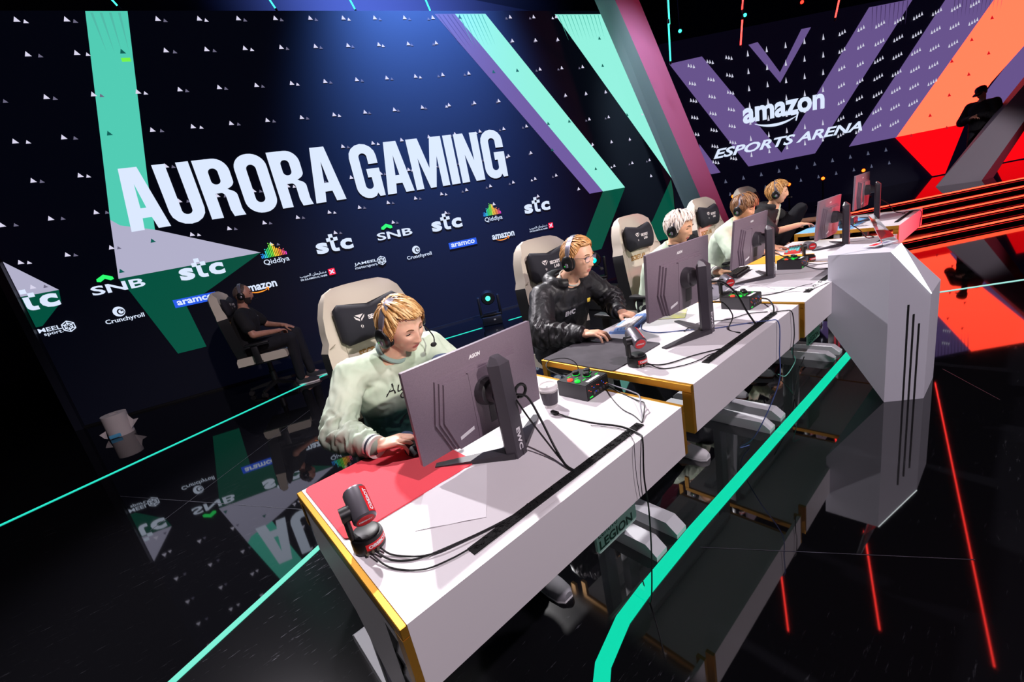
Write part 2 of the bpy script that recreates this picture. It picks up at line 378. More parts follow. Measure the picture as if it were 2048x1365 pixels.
def logo_qid(s):
    g = G(); hs = [.05, .09, .07, .13, .16, .18, .23, .25, .24, .19, .15, .14, .12, .10, .08, .06]
    for i, h in enumerate(hs):
        x = s + .01 + i * .0205; poly(g, [(x, 1.605), (x + .012, 1.605), (x + .012, 1.605 + h * .72), (x, 1.605 + h * .72)], LK, 1 + min(8, i * 9 // 16))
        if i in (0, 3, 6, 9, 12, 14): poly(g, [(x, 1.62 + h * .72), (x + .012, 1.62 + h * .72), (x + .012, 1.632 + h * .72), (x, 1.632 + h * .72)], LK, 1 + min(8, i * 9 // 16))
    put_text(g, 'Qiddiya', s + .015, s + .34, 1.495, 1.585, lay(LK), 0, .008)
    g.build('city_logo', [E_white] + [emi('screen_bar_%02d' % i, c, 1.3) for i, c in enumerate(QC)], vw, smooth=0)
def logo_amz(s):
    g = G(); put_text(g, 'amazon', s, s + .42, 1.205, 1.285, lay(LK), 0, .03); smile(g, s + .06, 1.20, .24, LK, 1)
    g.build('retailer_logo', [E_white, E_orange], vw, smooth=0)
def logo_drs(s):
    g = G(); put_text(g, 'ﺐﻴﺒﺤﻟﺍ ﻥﺎﻤﻴﻠﺳ.ﺩ', s, s + .36, 1.235, 1.285, lay(LK), 0, .012); put_text(g, 'DR SULAIMAN AL HABIB', s, s + .36, 1.20, 1.225, lay(LK), 0, .02)
    a, b = s + .39, 1.20; poly(g, [(a, b), (a + .09, b), (a + .09, b + .09), (a, b + .09)], LK, 1)
    for (cx, cy, t) in ((a + .045, b + .045, 1), (a + .045, b + .045, -1)):
        d = .028; w_ = .011
        poly(g, [(cx - d - w_ * .5, cy - t * d + w_ * .5 * t), (cx - d + w_ * .5, cy - t * d - w_ * .5 * t), (cx + d + w_ * .5, cy + t * d - w_ * .5 * t), (cx + d - w_ * .5, cy + t * d + w_ * .5 * t)], LK + 1, 0)
    g.build('hospital_logo', [E_white, E_red], vw, smooth=0)
def logo_jam(s):
    g = G(); put_text(g, 'JAMEEL', s, s + .34, 1.245, 1.295, lay(LK), 0, .015); put_text(g, 'motorsport.', s, s + .335, 1.188, 1.235, lay(LK), 0, .01)
    cx, cy, R_ = s + .405, 1.255, .066
    for q in range(6):
        a = RAD(60 * q + 30); b = RAD(60 * q + 90)
        for r_ in (R_, R_ * .6):
            g.tube([M0 for M0 in [lay(LK) @ V((cx + r_ * cos(a), cy + r_ * sin(a), 0)), lay(LK) @ V((cx + r_ * cos(b), cy + r_ * sin(b), 0))]], .005, 4)
        g.tube([lay(LK) @ V((cx + .2 * R_ * cos(a), cy + .2 * R_ * sin(a), 0)), lay(LK) @ V((cx + R_ * cos(a), cy + R_ * sin(a), 0))], .005, 4)
    g.build('motorsport_logo', E_white, vw, smooth=0)
def logo_cr(s):
    g = G(); put_text(g, 'Crunchyroll', s, s + .40, 1.165, 1.235, lay(LK), 0, .016)
    cx, cy = s + .17, 1.305
    vs, fs = loops_mesh([arc(cx, cy, .062, .062, 0, 360, 24)[:-1], arc(cx + .016, cy - .006, .038, .038, 0, 360, 20)[:-1]]); g.add(vs, fs, 0, lay(LK))
    vs, fs = loops_mesh([arc(cx + .020, cy - .006, .026, .026, 0, 360, 16)[:-1], arc(cx + .030, cy + .006, .012, .012, 0, 360, 12)[:-1]]); g.add(vs, fs, 0, lay(LK))
    g.build('streaming_logo', E_white, vw, smooth=0)
def logo_ar(s):
    g = G(); poly(g, [(s, 1.20), (s + .485, 1.20), (s + .485, 1.305), (s, 1.305)], LK, 1); put_text(g, 'aramco', s + .035, s + .45, 1.225, 1.285, lay(LK + 1), 0, .028)
    g.build('oil_logo', [E_white, E_blue], vw, smooth=0)
for s in (-.855 + .03, .885, 2.565, 4.30, 5.97): logo_stc(s) if s > 0 else None
for s in (-.03, 3.44): logo_snb(s)
for s in (1.85, 5.195): logo_qid(s)
for s in (1.515, 5.28): logo_amz(s)
for s in (2.245, 6.0): logo_drs(s)
logo_jam(3.01)
for s in (-.03, 3.80): logo_cr(s)
for s in (.71, 4.51): logo_ar(s)
g = G(); z = 1.515; s = -.855       # cut by the wall's left end
put_text(g, 'c', s + .335, s + .51, z, z + .155, lay(LK), 0, .045)
poly(g, [(s + .205, z + .16), (s + .205, z + .05)] + arc(s + .265, z + .05, .06, .05, 180, 270, 5) + [(s + .31, z), (s + .31, z + .045), (s + .27, z + .045), (s + .26, z + .06), (s + .26, z + .16)], LK)
for a, b in ((.262, .150), (.205, .20)): poly(g, [(s + a, z + b), (s + a + .058, z + b), (s + a + .058, z + b + .05), (s + a, z + b + .05)], LK)
g.build('telecom_logo', E_white, vw, smooth=0)
g = G(); put_text(g, 'MEEL', -.655, -.44, 1.245, 1.295, lay(LK), 0, .015); put_text(g, 'sport.', -.62, -.44, 1.188, 1.235, lay(LK), 0, .01)
cx, cy, R_ = -.375, 1.255, .066
for q in range(6):
    a = RAD(60 * q + 30); b = RAD(60 * q + 90)
    for r_ in (R_, R_ * .6): g.tube([lay(LK) @ V((cx + r_ * cos(a), cy + r_ * sin(a), 0)), lay(LK) @ V((cx + r_ * cos(b), cy + r_ * sin(b), 0))], .005, 4)
    g.tube([lay(LK) @ V((cx + .2 * R_ * cos(a), cy + .2 * R_ * sin(a), 0)), lay(LK) @ V((cx + R_ * cos(a), cy + R_ * sin(a), 0))], .005, 4)
g.build('motorsport_logo', E_white, vw, smooth=0)

# ------------------------------------------------------------------ arena video wall at the right (stands on the raised deck)
DECK = .48
vb = empty('video_wall', (11.59, 5.357, 0), 'purple and orange video wall with the arena name at the far right', 'screen', rz=RAD(-38))
M_scr2 = screen_mat('screen_black_ground', (5, 4, 16), 1.0)
E_pur2 = emi('screen_dusk_purple', (104, 84, 140), 1.0, True)
E_pur3 = emi('screen_purple_flute', (76, 58, 104), .9)
E_org = bpy.data.materials.new('screen_flame'); E_org.use_nodes = True; MATS['screen_flame'] = E_org
_b = E_org.node_tree.nodes['Principled BSDF']; _b.inputs['Emission Color'].default_value = (1, .052, .024, 1); _b.inputs['Emission Strength'].default_value = 4.6; _b.inputs['Base Color'].default_value = (.02, .01, .01, 1)
E_scar = bpy.data.materials.new('screen_scarlet'); E_scar.use_nodes = True; MATS['screen_scarlet'] = E_scar
_b = E_scar.node_tree.nodes['Principled BSDF']; _b.inputs['Emission Color'].default_value = (1, .002, .006, 1); _b.inputs['Emission Strength'].default_value = 1.15; _b.inputs['Base Color'].default_value = (.02, .01, .01, 1)
g = G(); g.box((4.0, .12, 2.36), (10.2, .2, 4.68), 4)
poly(g, [(-.94, 4.25), (-.15, 4.27), (1.71, 1.79), (3.85, 4.6), (4.9, 4.6), (2.57, 1.62), (.86, 1.62)], 1, 0)
poly(g, [(.97, 4.32), (1.19, 4.34), (1.71, 3.61), (2.24, 4.43), (2.47, 4.43), (1.71, 3.38)], 1, 0)
poly(g, [(3.44, 1.62), (5.80, 4.6), (7.2, 4.6), (4.66, 1.62)], 1, 0)
poly(g, [(-.35, 2.37), (.14, 1.61), (-.1, 1.61), (-.35, 1.9)], 1, 0)
poly(g, [(7.9, 3.4), (9.1, 4.7), (9.1, 3.2), (7.2, 1.62), (6.3, 1.62)], 1, 0)
for i in range(9): poly(g, [(3.92 + i * .105, 4.59), (3.945 + i * .105, 4.59), (3.935 + i * .10, 4.1)], 2, 1)
for i in range(13): poly(g, [(5.9 + i * .098, 4.59), (5.93 + i * .098, 4.59), (5.9 + i * .095, 4.0)], 2, 1)
poly(g, [(4.66, 1.625), (7.2, 4.65), (9.1, 4.7), (9.1, 4.4), (7.0, 2.47), (6.3, 1.625)], 2, 2)
poly(g, [(4.62, 1.62), (6.42, 1.62), (6.0, .5), (5.66, .5)], 2, 3); poly(g, [(8.2, 2.0), (9.05, 2.0), (9.05, .5), (7.3, .5)], 2, 3)
rnd = random.Random(4)
for r_ in range(9):
    for c_ in range(18):
        s = -.42 + c_ * .455; z = 4.12 - r_ * .375 + .03 * c_ * .3
        if z > 4.6 or z < 1.6 or s > 7.0: continue
        if in_poly((s, z), [(4.5, 1.5), (7.2, 4.7), (9.1, 4.7), (6.3, 1.5)]):
            if (c_ + r_) % 2: tri(g, s, z, 4, 6, .09, .08)
            continue
        n = 4 if abs(s - 1.7) > 2.2 else (3 if abs(s - 1.7) > 1.1 else 1); sl = .35 * max(-1, min(1, (s - 1.7) / 2)) if n > 1 else 0
        for q in range(n): tri(g, s + (q - (n - 1) / 2) * (.062 if n > 1 else .05), z + (q - (n - 1) / 2) * .022 * (1 if s > 1.7 else -1), 4, 5, .055, .08 if n > 1 else .13)
for c_ in range(11): tri(g, -.2 + c_ * .46, 1.38 + .0 * c_, 3, 7, .08, .1); tri(g, -.1 + c_ * .46, 1.05, 3, 7, .07, .09)
g.build('screen_panel', [E_pur2, E_pur3, E_org, E_scar, M_scr2, emi('screen_snow', (204, 204, 222), 1.0), emi('screen_dark_red', (190, 20, 30), 1.2), emi('screen_slate', (96, 100, 124), .8)], vb, smooth=0)
g = G(); put_text(g, 'amazon', .76, 2.80, 2.62, 2.97, lay(6), 0, .035); smile(g, 1.05, 2.57, 1.05, 6)
put_text(g, 'ESPORTS ARENA', -.02, 3.76, 1.95, 2.17, lay(6), 0, .03, .32); g.build('arena_name', E_white, vb, smooth=0)

# ------------------------------------------------------------------ slanted pillars
def prism3(name, quads_a, quads_b, depth_dir, mats, label, cat):
    """two leaning faces that meet at a fold, closed behind: quads are bottom->top edge points (left, fold, right)"""
    l0, f0, r0 = [V(p) for p in quads_a]; l1, f1, r1 = [V(p) for p in quads_b]; b = V(depth_dir)
    c0 = (l0 + r0) / 2 + b; c1 = (l1 + r1) / 2 + b; o = V((f0.x, f0.y, f0.z)); root = empty(name, o, label, cat)
    g = G(); g.add([l0 - o, f0 - o, f1 - o, l1 - o, c0 - o, c1 - o], [(0, 1, 2, 3), (0, 3, 5, 4)], 0); g.build('left_face', mats[0], root, smooth=0, fix=False)
    g = G(); g.add([f0 - o, r0 - o, r1 - o, f1 - o, c0 - o, c1 - o], [(0, 1, 2, 3), (1, 4, 5, 2), ], 0); g.build('right_face', mats[1], root, smooth=0, fix=False)
    return root
def extend(a, b, z):       # point on line a-b at height z
    a, b = V(a), V(b); return a + (b - a) * ((z - a.z) / (b.z - a.z))
fa, fb, la, lb, ra, rb = at_d((1403, 400), 8.0), at_d((1230, 0), 6.9), at_d((1362, 400), 8.35), at_d((1189, 0), 7.15), at_d((1442, 400), 8.35), at_d((1278, 0), 7.2)
prism3('slanted_pillar', [extend(la, lb, 0), extend(fa, fb, 0), extend(ra, rb, 0)], [extend(la, lb, 7), extend(fa, fb, 7), extend(ra, rb, 7)], (.22, .30, 0),
       [mat('pillar_grey', (190, 192, 196), .6), mat('pillar_pink_lit', (176, 92, 128), .6)], 'tall leaning pillar with grey and pink faces between the two video walls', 'pillar')  # pink stage light on the right face is put into its colour
d_ = V((.5929, .7597, 0)).normalized()
a0 = at_z((1871, 374), DECK); a1 = at_d((2048, 170), 8.55); f0_ = at_d((1962, 363), 8.45); f1_ = at_d((2048, 236), 8.45); c0_ = at_d((1984, 359), 8.6); c1_ = at_d((2048, 262), 8.6)
prism3('slanted_pillar', [extend(a0, a1, DECK), extend(f0_, f1_, DECK), extend(c0_, c1_, DECK)], [extend(a0, a1, 4.5), extend(f0_, f1_, 4.5), extend(c0_, c1_, 4.5)], (.22, .26, 0),
       [mat('pillar_charcoal', (120, 112, 120), .6), mat('pillar_maroon', (150, 40, 60), .6)], 'dark grey pillar leaning right in front of the orange screen', 'pillar')

# ------------------------------------------------------------------ raised deck with red-lit steps (local x along the edge, y towards the screen)
st = empty('stage_steps', (8.25, 1.50, 0), 'black steps with glowing red edges leading up to the arena screen', 'steps', rz=RAD(-35.5))
E_redled = bpy.data.materials.new('red_led'); E_redled.use_nodes = True; E_redled.cycles.emission_sampling = 'NONE'
_b = E_redled.node_tree.nodes['Principled BSDF']; _b.inputs['Emission Color'].default_value = (1, .07, .025, 1); _b.inputs['Emission Strength'].default_value = 3.2
E_redled2 = bpy.data.materials.new('red_led_soft'); E_redled2.use_nodes = True; E_redled2.cycles.emission_sampling = 'NONE'
_b = E_redled2.node_tree.nodes['Principled BSDF']; _b.inputs['Emission Color'].default_value = (1, .0, .01, 1); _b.inputs['Emission Strength'].default_value = .8
NST = 5
for i in range(NST):
    z1 = DECK * (i + 1) / NST; y0 = i * .33
    dp = .33 if i < NST - 1 else 3.38; g = G(); g.box((4.2, y0 + dp / 2, z1 / 2), (7.9, dp, z1)); sp = g.build('step', M_floor, st, smooth=0)
    g = G(); g.box((4.2, y0 - .006, z1 - .012), (7.9, .012, .022)); g.build('edge_light', E_redled, sp, smooth=0)
    g = G(); g.box((4.2, y0 - .003, z1 - .05), (7.9, .006, .006)); g.build('riser_light', E_redled2, sp, smooth=0)

# ------------------------------------------------------------------ glowing lines in the floor
E_cy = emi('floor_led_cyan', (40, 222, 196), 1.15); E_mt = emi('floor_led_mint', (110, 232, 205), 1.05); E_te = emi('floor_led_teal', (0, 214, 170), 1.05)
def strip(name, pts, w_, m, label, z=.004):
    P = [V((p[0], p[1], 0)) for p in pts]; L_ = []; R2 = []
    for i, p in enumerate(P):
        t = (P[min(i + 1, len(P) - 1)] - P[max(i - 1, 0)]).normalized(); n = V((-t.y, t.x, 0)) * w_ / 2
        L_.append(p + n); R2.append(p - n)
    o = P[0]; g = G(); n = len(P)
    vs = [q + V((0, 0, .0005)) for q in L_ + R2] + [q + V((0, 0, z)) for q in L_ + R2]; fs = []
    for i in range(n - 1):
        fs += [(2 * n + i, 2 * n + i + 1, 3 * n + i + 1, 3 * n + i), (i, n + i, n + i + 1, i + 1), (i, i + 1, 2 * n + i + 1, 2 * n + i), (n + i, 3 * n + i, 3 * n + i + 1, n + i + 1)]
    g.add(vs, fs); ob = g.build(name, m, None, o, smooth=0); return tag(ob, label, 'light strip')
strip('light_strip', [(-2.4, 4.54), (-1.381, 4.896), (1.337, 5.846), (2.81, 6.36 - .86), ][:3] + [(1.5, 5.9)], .035, E_cy, 'thin cyan light line in the floor behind the chairs, left stretch')
strip('light_strip', [(2.75, 5.53), (3.62, 5.30)], .035, E_cy, 'short cyan light line in the floor between the referee and the moving light')
strip('light_strip', [(4.05, 5.17), (5.2, 4.86), (5.75, 4.71)], .035, E_cy, 'thin cyan light line in the floor behind the second player')
strip('light_strip', [(-.62, 1.95), (-.405, 2.049), (.299, 2.363), (.62, 2.50)], .035, E_mt, 'pale mint light line in the floor running under the nearest chair')
strip('light_strip', [(.50, .62), (.60, .72), (.75, .815), (.93, .862), (1.10, .872), (1.506, .878), (3.267, .861), (4.6, .85)], .055, E_te, 'broad teal light line in the floor in front of the desk row')
strip('light_strip', [(5.6, .80), (5.793, .636), (6.349, .039), (6.6, -.25)], .03, emi('floor_led_white', (170, 240, 230), 1.0), 'pale light line in the floor right of the white lectern')
# panel joints of the floor, the light they catch put into a paler grey
for q_, (a, b) in enumerate((((240, 993), (625, 1021)), ((300, 1062), (620, 820)), ((1400, 1095), (1950, 1120)), ((1885, 738), (2000, 800)))):
    g = G(); p, q = at_z(a, .001), at_z(b, .001); t = (q - p).normalized(); n = V((-t.y, t.x, 0)) * .0016
    g.add([p + n, p - n, q - n, q + n], [(0, 1, 2, 3)])
    tag(g.build('trim_%d' % (q_ + 1), mat('floor_joint', (60, 60, 70), .4), None, smooth=0, fix=False), kind='structure')

# ------------------------------------------------------------------ tubes and lamps overhead
E_tc = emi('tube_cyan', (60, 240, 200), 2.5); E_tr = bpy.data.materials.new('tube_red'); E_tr.use_nodes = True; E_tr.cycles.emission_sampling = 'NONE'
_b = E_tr.node_tree.nodes['Principled BSDF']; _b.inputs['Emission Color'].default_value = (1, .03, .02, 1); _b.inputs['Emission Strength'].default_value = 6
def tube_lamp(p, q, r, m, label):
    p, q = V(p), V(q); t = (q - p).normalized(); o = p
    root = empty('tube_light', o, label, 'tube light', 'glowing tubes hung above the stage')
    g = G(); g.cyl(V((0, 0, 0)), q - p, r, n=8); g.build('glowing_tube', m, root)
    for e_ in (V((0, 0, 0)), q - p):
        g = G(); g.cyl(e_ - t * .025, e_ + t * .025, r * 1.3, n=8); g.build('end_cap', M_black, root)
    e_ = q - p; g = G(); g.cyl(e_, V((e_.x, e_.y, 10.14 - p.z)), .003, n=5); g.build('hanging_wire', M_black, root)
dz = V((-.536, -.323, .78))
def tl(px, d, L_, m, label, r=.012): p = at_d(px, d); tube_lamp(p, p + dz * L_, r, m, label)
tl((1341, 125), 7, .60, E_tc, 'lower cyan tube hanging above the pink pillar'); tl((1339, 52), 7.0, .55, E_tc, 'upper cyan tube hanging above the pink pillar')
tl((1481, 93), 7, .42, E_tr, 'red tube hanging above the left part of the arena screen'); tl((1484, 22), 7, .3, E_tr, 'short red tube at the top edge above the arena screen'); tl((1670, 38), 7, .9, E_tr, 'red tube hanging above the middle of the arena screen')
for k, (px, w_) in enumerate((((238, 15), 'leftmost'), ((553, 20), 'second'), ((712, 22), 'third'), ((862, 25), 'rightmost'))): tl(px, 6.4, .9, E_tc, '%s green tube peeking over the top of the team name screen' % w_)
for (a, ha), (b, hb), w_ in ((((1990, 1340), 6.6), ((1870, 765), 4.6), 'longest'), (((1760, 1265), 6.0), ((1728, 1060), 4.9), 'middle'), (((1577, 1267), 6.0), ((1560, 1130), 5.2), 'shortest')):
    p, q = at_z(b, -hb), at_z(a, -ha); tube_lamp((p.x, p.y, hb), (q.x, q.y, ha), .012, E_tr, 'red tube high above the stage, the %s of the three mirrored in the floor' % w_)
def par(px, d, m, label, stand=False, z0=0):
    p = at_d(px, d); root = empty('stage_light', p, label, 'stage light', 'small stage lights around the arena screen')
    t = (V((0, 0, CAM_H)) - p).normalized(); 
    g = G(); g.tube([-t * .22, -t * .18, -t * .02], [.03, .045, .05], 16); g.build('housing', M_black, root)
    g = G(); g.tube([-t * .03, t * .004, t * .02], [.034, .03, .012], 16); g.build('lens', m, root)
    g = G()
    if stand: g.cyl((0, 0, -.05), (0, 0, z0 - p.z), .015, n=8); g.cyl((0, 0, z0 - p.z), (0, 0, z0 - p.z + .02), .15, n=16)
    else: g.cyl(-t * .1, V((-t.x * .1, -t.y * .1, 10.14 - p.z)), .012, n=8)
    g.build('stand' if stand else 'hanger', M_black, root)
E_lo = emi('lamp_amber', (255, 96, 24), 5); E_lt = emi('lamp_teal', (40, 235, 205), 7); E_lr = emi('lamp_red', (255, 30, 20), 9)
for px, w_ in (((1466, 393), 'left of the fourth player'), ((1578, 369), 'beside the head of the fifth player'), ((1646, 357), 'in the dark left of the farthest monitor'), ((1727, 341), 'just above the farthest monitor')):
    q_ = at_d(px, 9.4) - V((8.25, 1.5, 0)); lx_ = q_.x * cos(RAD(35.5)) - q_.y * sin(RAD(35.5)); ly_ = q_.x * sin(RAD(35.5)) + q_.y * cos(RAD(35.5)); par(px, 9.4, E_lo, 'amber stage light glowing ' + w_, True, DECK if lx_ > .3 and ly_ < 4.6 else 0)
par((1360, 62), 9.5, E_lt, 'teal stage light right of the hanging cyan tube'); par((1490, 30), 9.5, E_lt, 'teal stage light beside the hanging red tubes'); par((1604, 4), 9.5, E_lr, 'red stage light at the top above the arena screen')
def moving_head(loc, lens_m, label, rz=0, s=1.0):
    root = empty('moving_head_light', loc, label, 'stage light', None, rz); k = s
    g = G(); g.box((0, 0, .07 * k), (.30 * k, .26 * k, .13 * k), bev=.015); g.build('base', M_black, root)
    g = G()
    for sx in (-1, 1): g.box((sx * .15 * k, 0, .28 * k), (.04 * k, .12 * k, .32 * k), bev=.012)
    g.box((0, 0, .15 * k), (.32 * k, .14 * k, .03 * k), bev=.01); g.build('yoke', M_black, root)
    g = G(); g.tube([(0, .12 * k, .42 * k), (0, .08 * k, .42 * k), (0, -.10 * k, .42 * k), (0, -.13 * k, .42 * k)], [.07 * k, .10 * k, .105 * k, .09 * k], 18); h = g.build('head', M_black, root)
    g = G(); g.tube([(0, -.128 * k, .42 * k), (0, -.140 * k, .42 * k)], [.04 * k, .028 * k], 16); g.build('lens', lens_m, h)
    g = G(); g.box((.04 * k, -.131 * k, .085 * k), (.03 * k, .003, .02 * k)); g.build('display', emi('lamp_display', (150, 150, 160), .6), root)
moving_head((3.86, 5.33, 0), emi('lens_green', (60, 230, 160), 3), 'black moving head light on the floor with small green glint, left of the glasses wearer', RAD(-36))
moving_head((5.02, 4.15, .28), emi('lens_teal', (0, 240, 215), 5), 'moving head light glowing teal behind the glasses wearer', RAD(-50))
g = G(); g.box((0, 0, .14), (.5, .5, .28), bev=.015); o_ = g.build('riser_box', M_blackmatte, None, smooth=0); o_.location = (5.02, 4.15, 0); tag(o_, 'black riser box under the teal moving head light', 'box')
# ================================================================== DESKS
M_white = mat('white_laminate', (226, 222, 224), .42)
M_whitep = mat('white_painted_steel', (196, 198, 202), .5)
M_gold = mat('brushed_gold', (204, 150, 54), .38, .75)
M_brush = mat('black_brush_bristles', (14, 14, 15), .85, bump=1.0, bscale=260)
M_ink = mat('black_ink', (10, 10, 10), .6)
M_ink2 = mat('olive_ink', (84, 72, 40), .6)
M_plate = mat('pale_mint_sign', (186, 208, 200), .5)
DX = [.169, 1.395, 2.625, 3.85, 5.05]; DZ = [.72, .7714, .758, .735, .80]; DW = 1.165; DY0, DY1 = .779, 1.58
DN = ['nearest white desk with gold end frame and red mouse mat, closest to the camera', 'second white desk from the camera, with a black mouse mat and light blue keyboard', 'third white desk, just left behind the white lectern', 'fourth white desk, with an orange mat, half hidden by the lectern', 'farthest white desk, its front panel glowing red']
for i in range(5):
    x0, z = DX[i], DZ[i]; root = empty('gaming_desk', (x0 + DW / 2, (DY0 + DY1) / 2, 0), DN[i], 'desk', 'white gaming desks in a row'); hw = DW / 2; hd = (DY1 - DY0) / 2; fd = .2005 if i < 4 else .17
    g = G(); g.box((0, .0092, z - .0125), (DW - .0365, 2 * hd - .0185, .025)); g.build('tabletop', M_white, root)
    g = G(); g.box((0, -hd + .009, z - fd / 2), (DW - .0365, .018, fd)); g.build('front_panel', M_white, root)
    for sx in (-1, 1):
        x = sx * (hw - .009); g = G()
        g.box((x, 0, z - .015), (.018, 2 * hd, .031), bev=.002, seg=1); g.box((x, -hd + .019, z - .031 - (fd - .031) / 2), (.0178, .038, fd - .0312)); g.box((x, hd - .015, z - .076), (.0178, .03, .09))
        g.build('end_frame', M_gold, root)
    sx0 = -hw + .227; g = G(); g.box((sx0 + .371, -hd + .056, z + .0012), (.742, .030, .005)); rnd = random.Random(i)
    for q in range(150):
        a = sx0 + .01 + rnd.random() * .72; b = -hd + .045 + rnd.random() * .02; t = rnd.uniform(-.02, .02)
        g.tube([(a, b, z + .003), (a + t * .5, b + rnd.uniform(-.006, .006), z + .006), (a + t, b + rnd.uniform(-.01, .01), z + .004)], .0012, 3)
    g.build('brush_slot', M_brush, root, smooth=0)
    g = G(); g.box((0, .02, z - .06), (DW - .16, .05, .04), bev=.006); g.box((0, hd - .14, z - .05), (DW - .16, .06, .03), bev=.006); g.build('crossbar', M_whitep, root)
    for sx in (-1, 1):
        x = sx * (hw - .052)
        g = G(); g.box((x, .05, (z - .03) / 2 + .03), (.075, .05, z - .09), bev=.006); lg = g.build('leg', M_whitep, root)
        g = G(); prof = [(-.31, 0), (-.31, .022), (-.26, .062), (.36, .062), (.40, .03), (.40, 0)]
        g.prism(prof, .078, Matrix.Translation((x - .039, .04, 0)) @ Matrix(((0, 0, 1, 0), (1, 0, 0, 0), (0, 1, 0, 0), (0, 0, 0, 1)))); g.build('foot', M_whitep, lg, smooth=0)
    if i in (0, 2):
        px0 = -hw + .83; g = G(); g.prism(rr(px0, .165, px0 + .262, .44, .018), .012, Matrix.Translation((0, 1.0 - (DY0 + DY1) / 2 + .012, z - .72)) @ XZ); pl = g.build('sign_plate', M_plate, root)
        g = G(); MM = Matrix.Translation((0, 1.0 - (DY0 + DY1) / 2 - .0006, z - .72)) @ XZ
        put_text(g, 'Lenovo', px0 + .012, px0 + .135, .232, .262, MM); put_text(g, 'LEGION', px0 + .012, px0 + .232, .178, .220, MM, 0, .03); g.build('lettering', M_ink, pl, smooth=0)
    if i == 0:
        YZ = Matrix(((0, 0, 1, 0), (1, 0, 0, 0), (0, 1, 0, 0), (0, 0, 0, 1)))
        ck = Matrix.Translation((-hw + .003, -(DY0 + DY1) / 2, 0)) @ YZ
        g = G(); g.prism([(.80, .69), (1.555, .69), (1.54, .50), (1.24, .44), (1.07, .30), (.80, .30)], .012, ck); cp = g.build('end_panel', M_white, root, smooth=0)
        g = G(); T = Matrix.Translation((-hw + .0023, -(DY0 + DY1) / 2, 0)) @ YZ
        for q, (ty, tz) in enumerate(((.835, .60), (.835, .53), (.835, .46))):
            tri3 = [(ty, tz + .045), (ty + .062, tz + .052), (ty + .06, tz - .045)]
            g.prism(tri3, .0006, T, 0)
            if q: g.prism([(ty + .012, tz + .03), (ty + .05, tz + .034), (ty + .048, tz - .02)], .0009, T, 1)
        g.build('triangle_marks', [M_ink, M_ink2], cp, smooth=0)

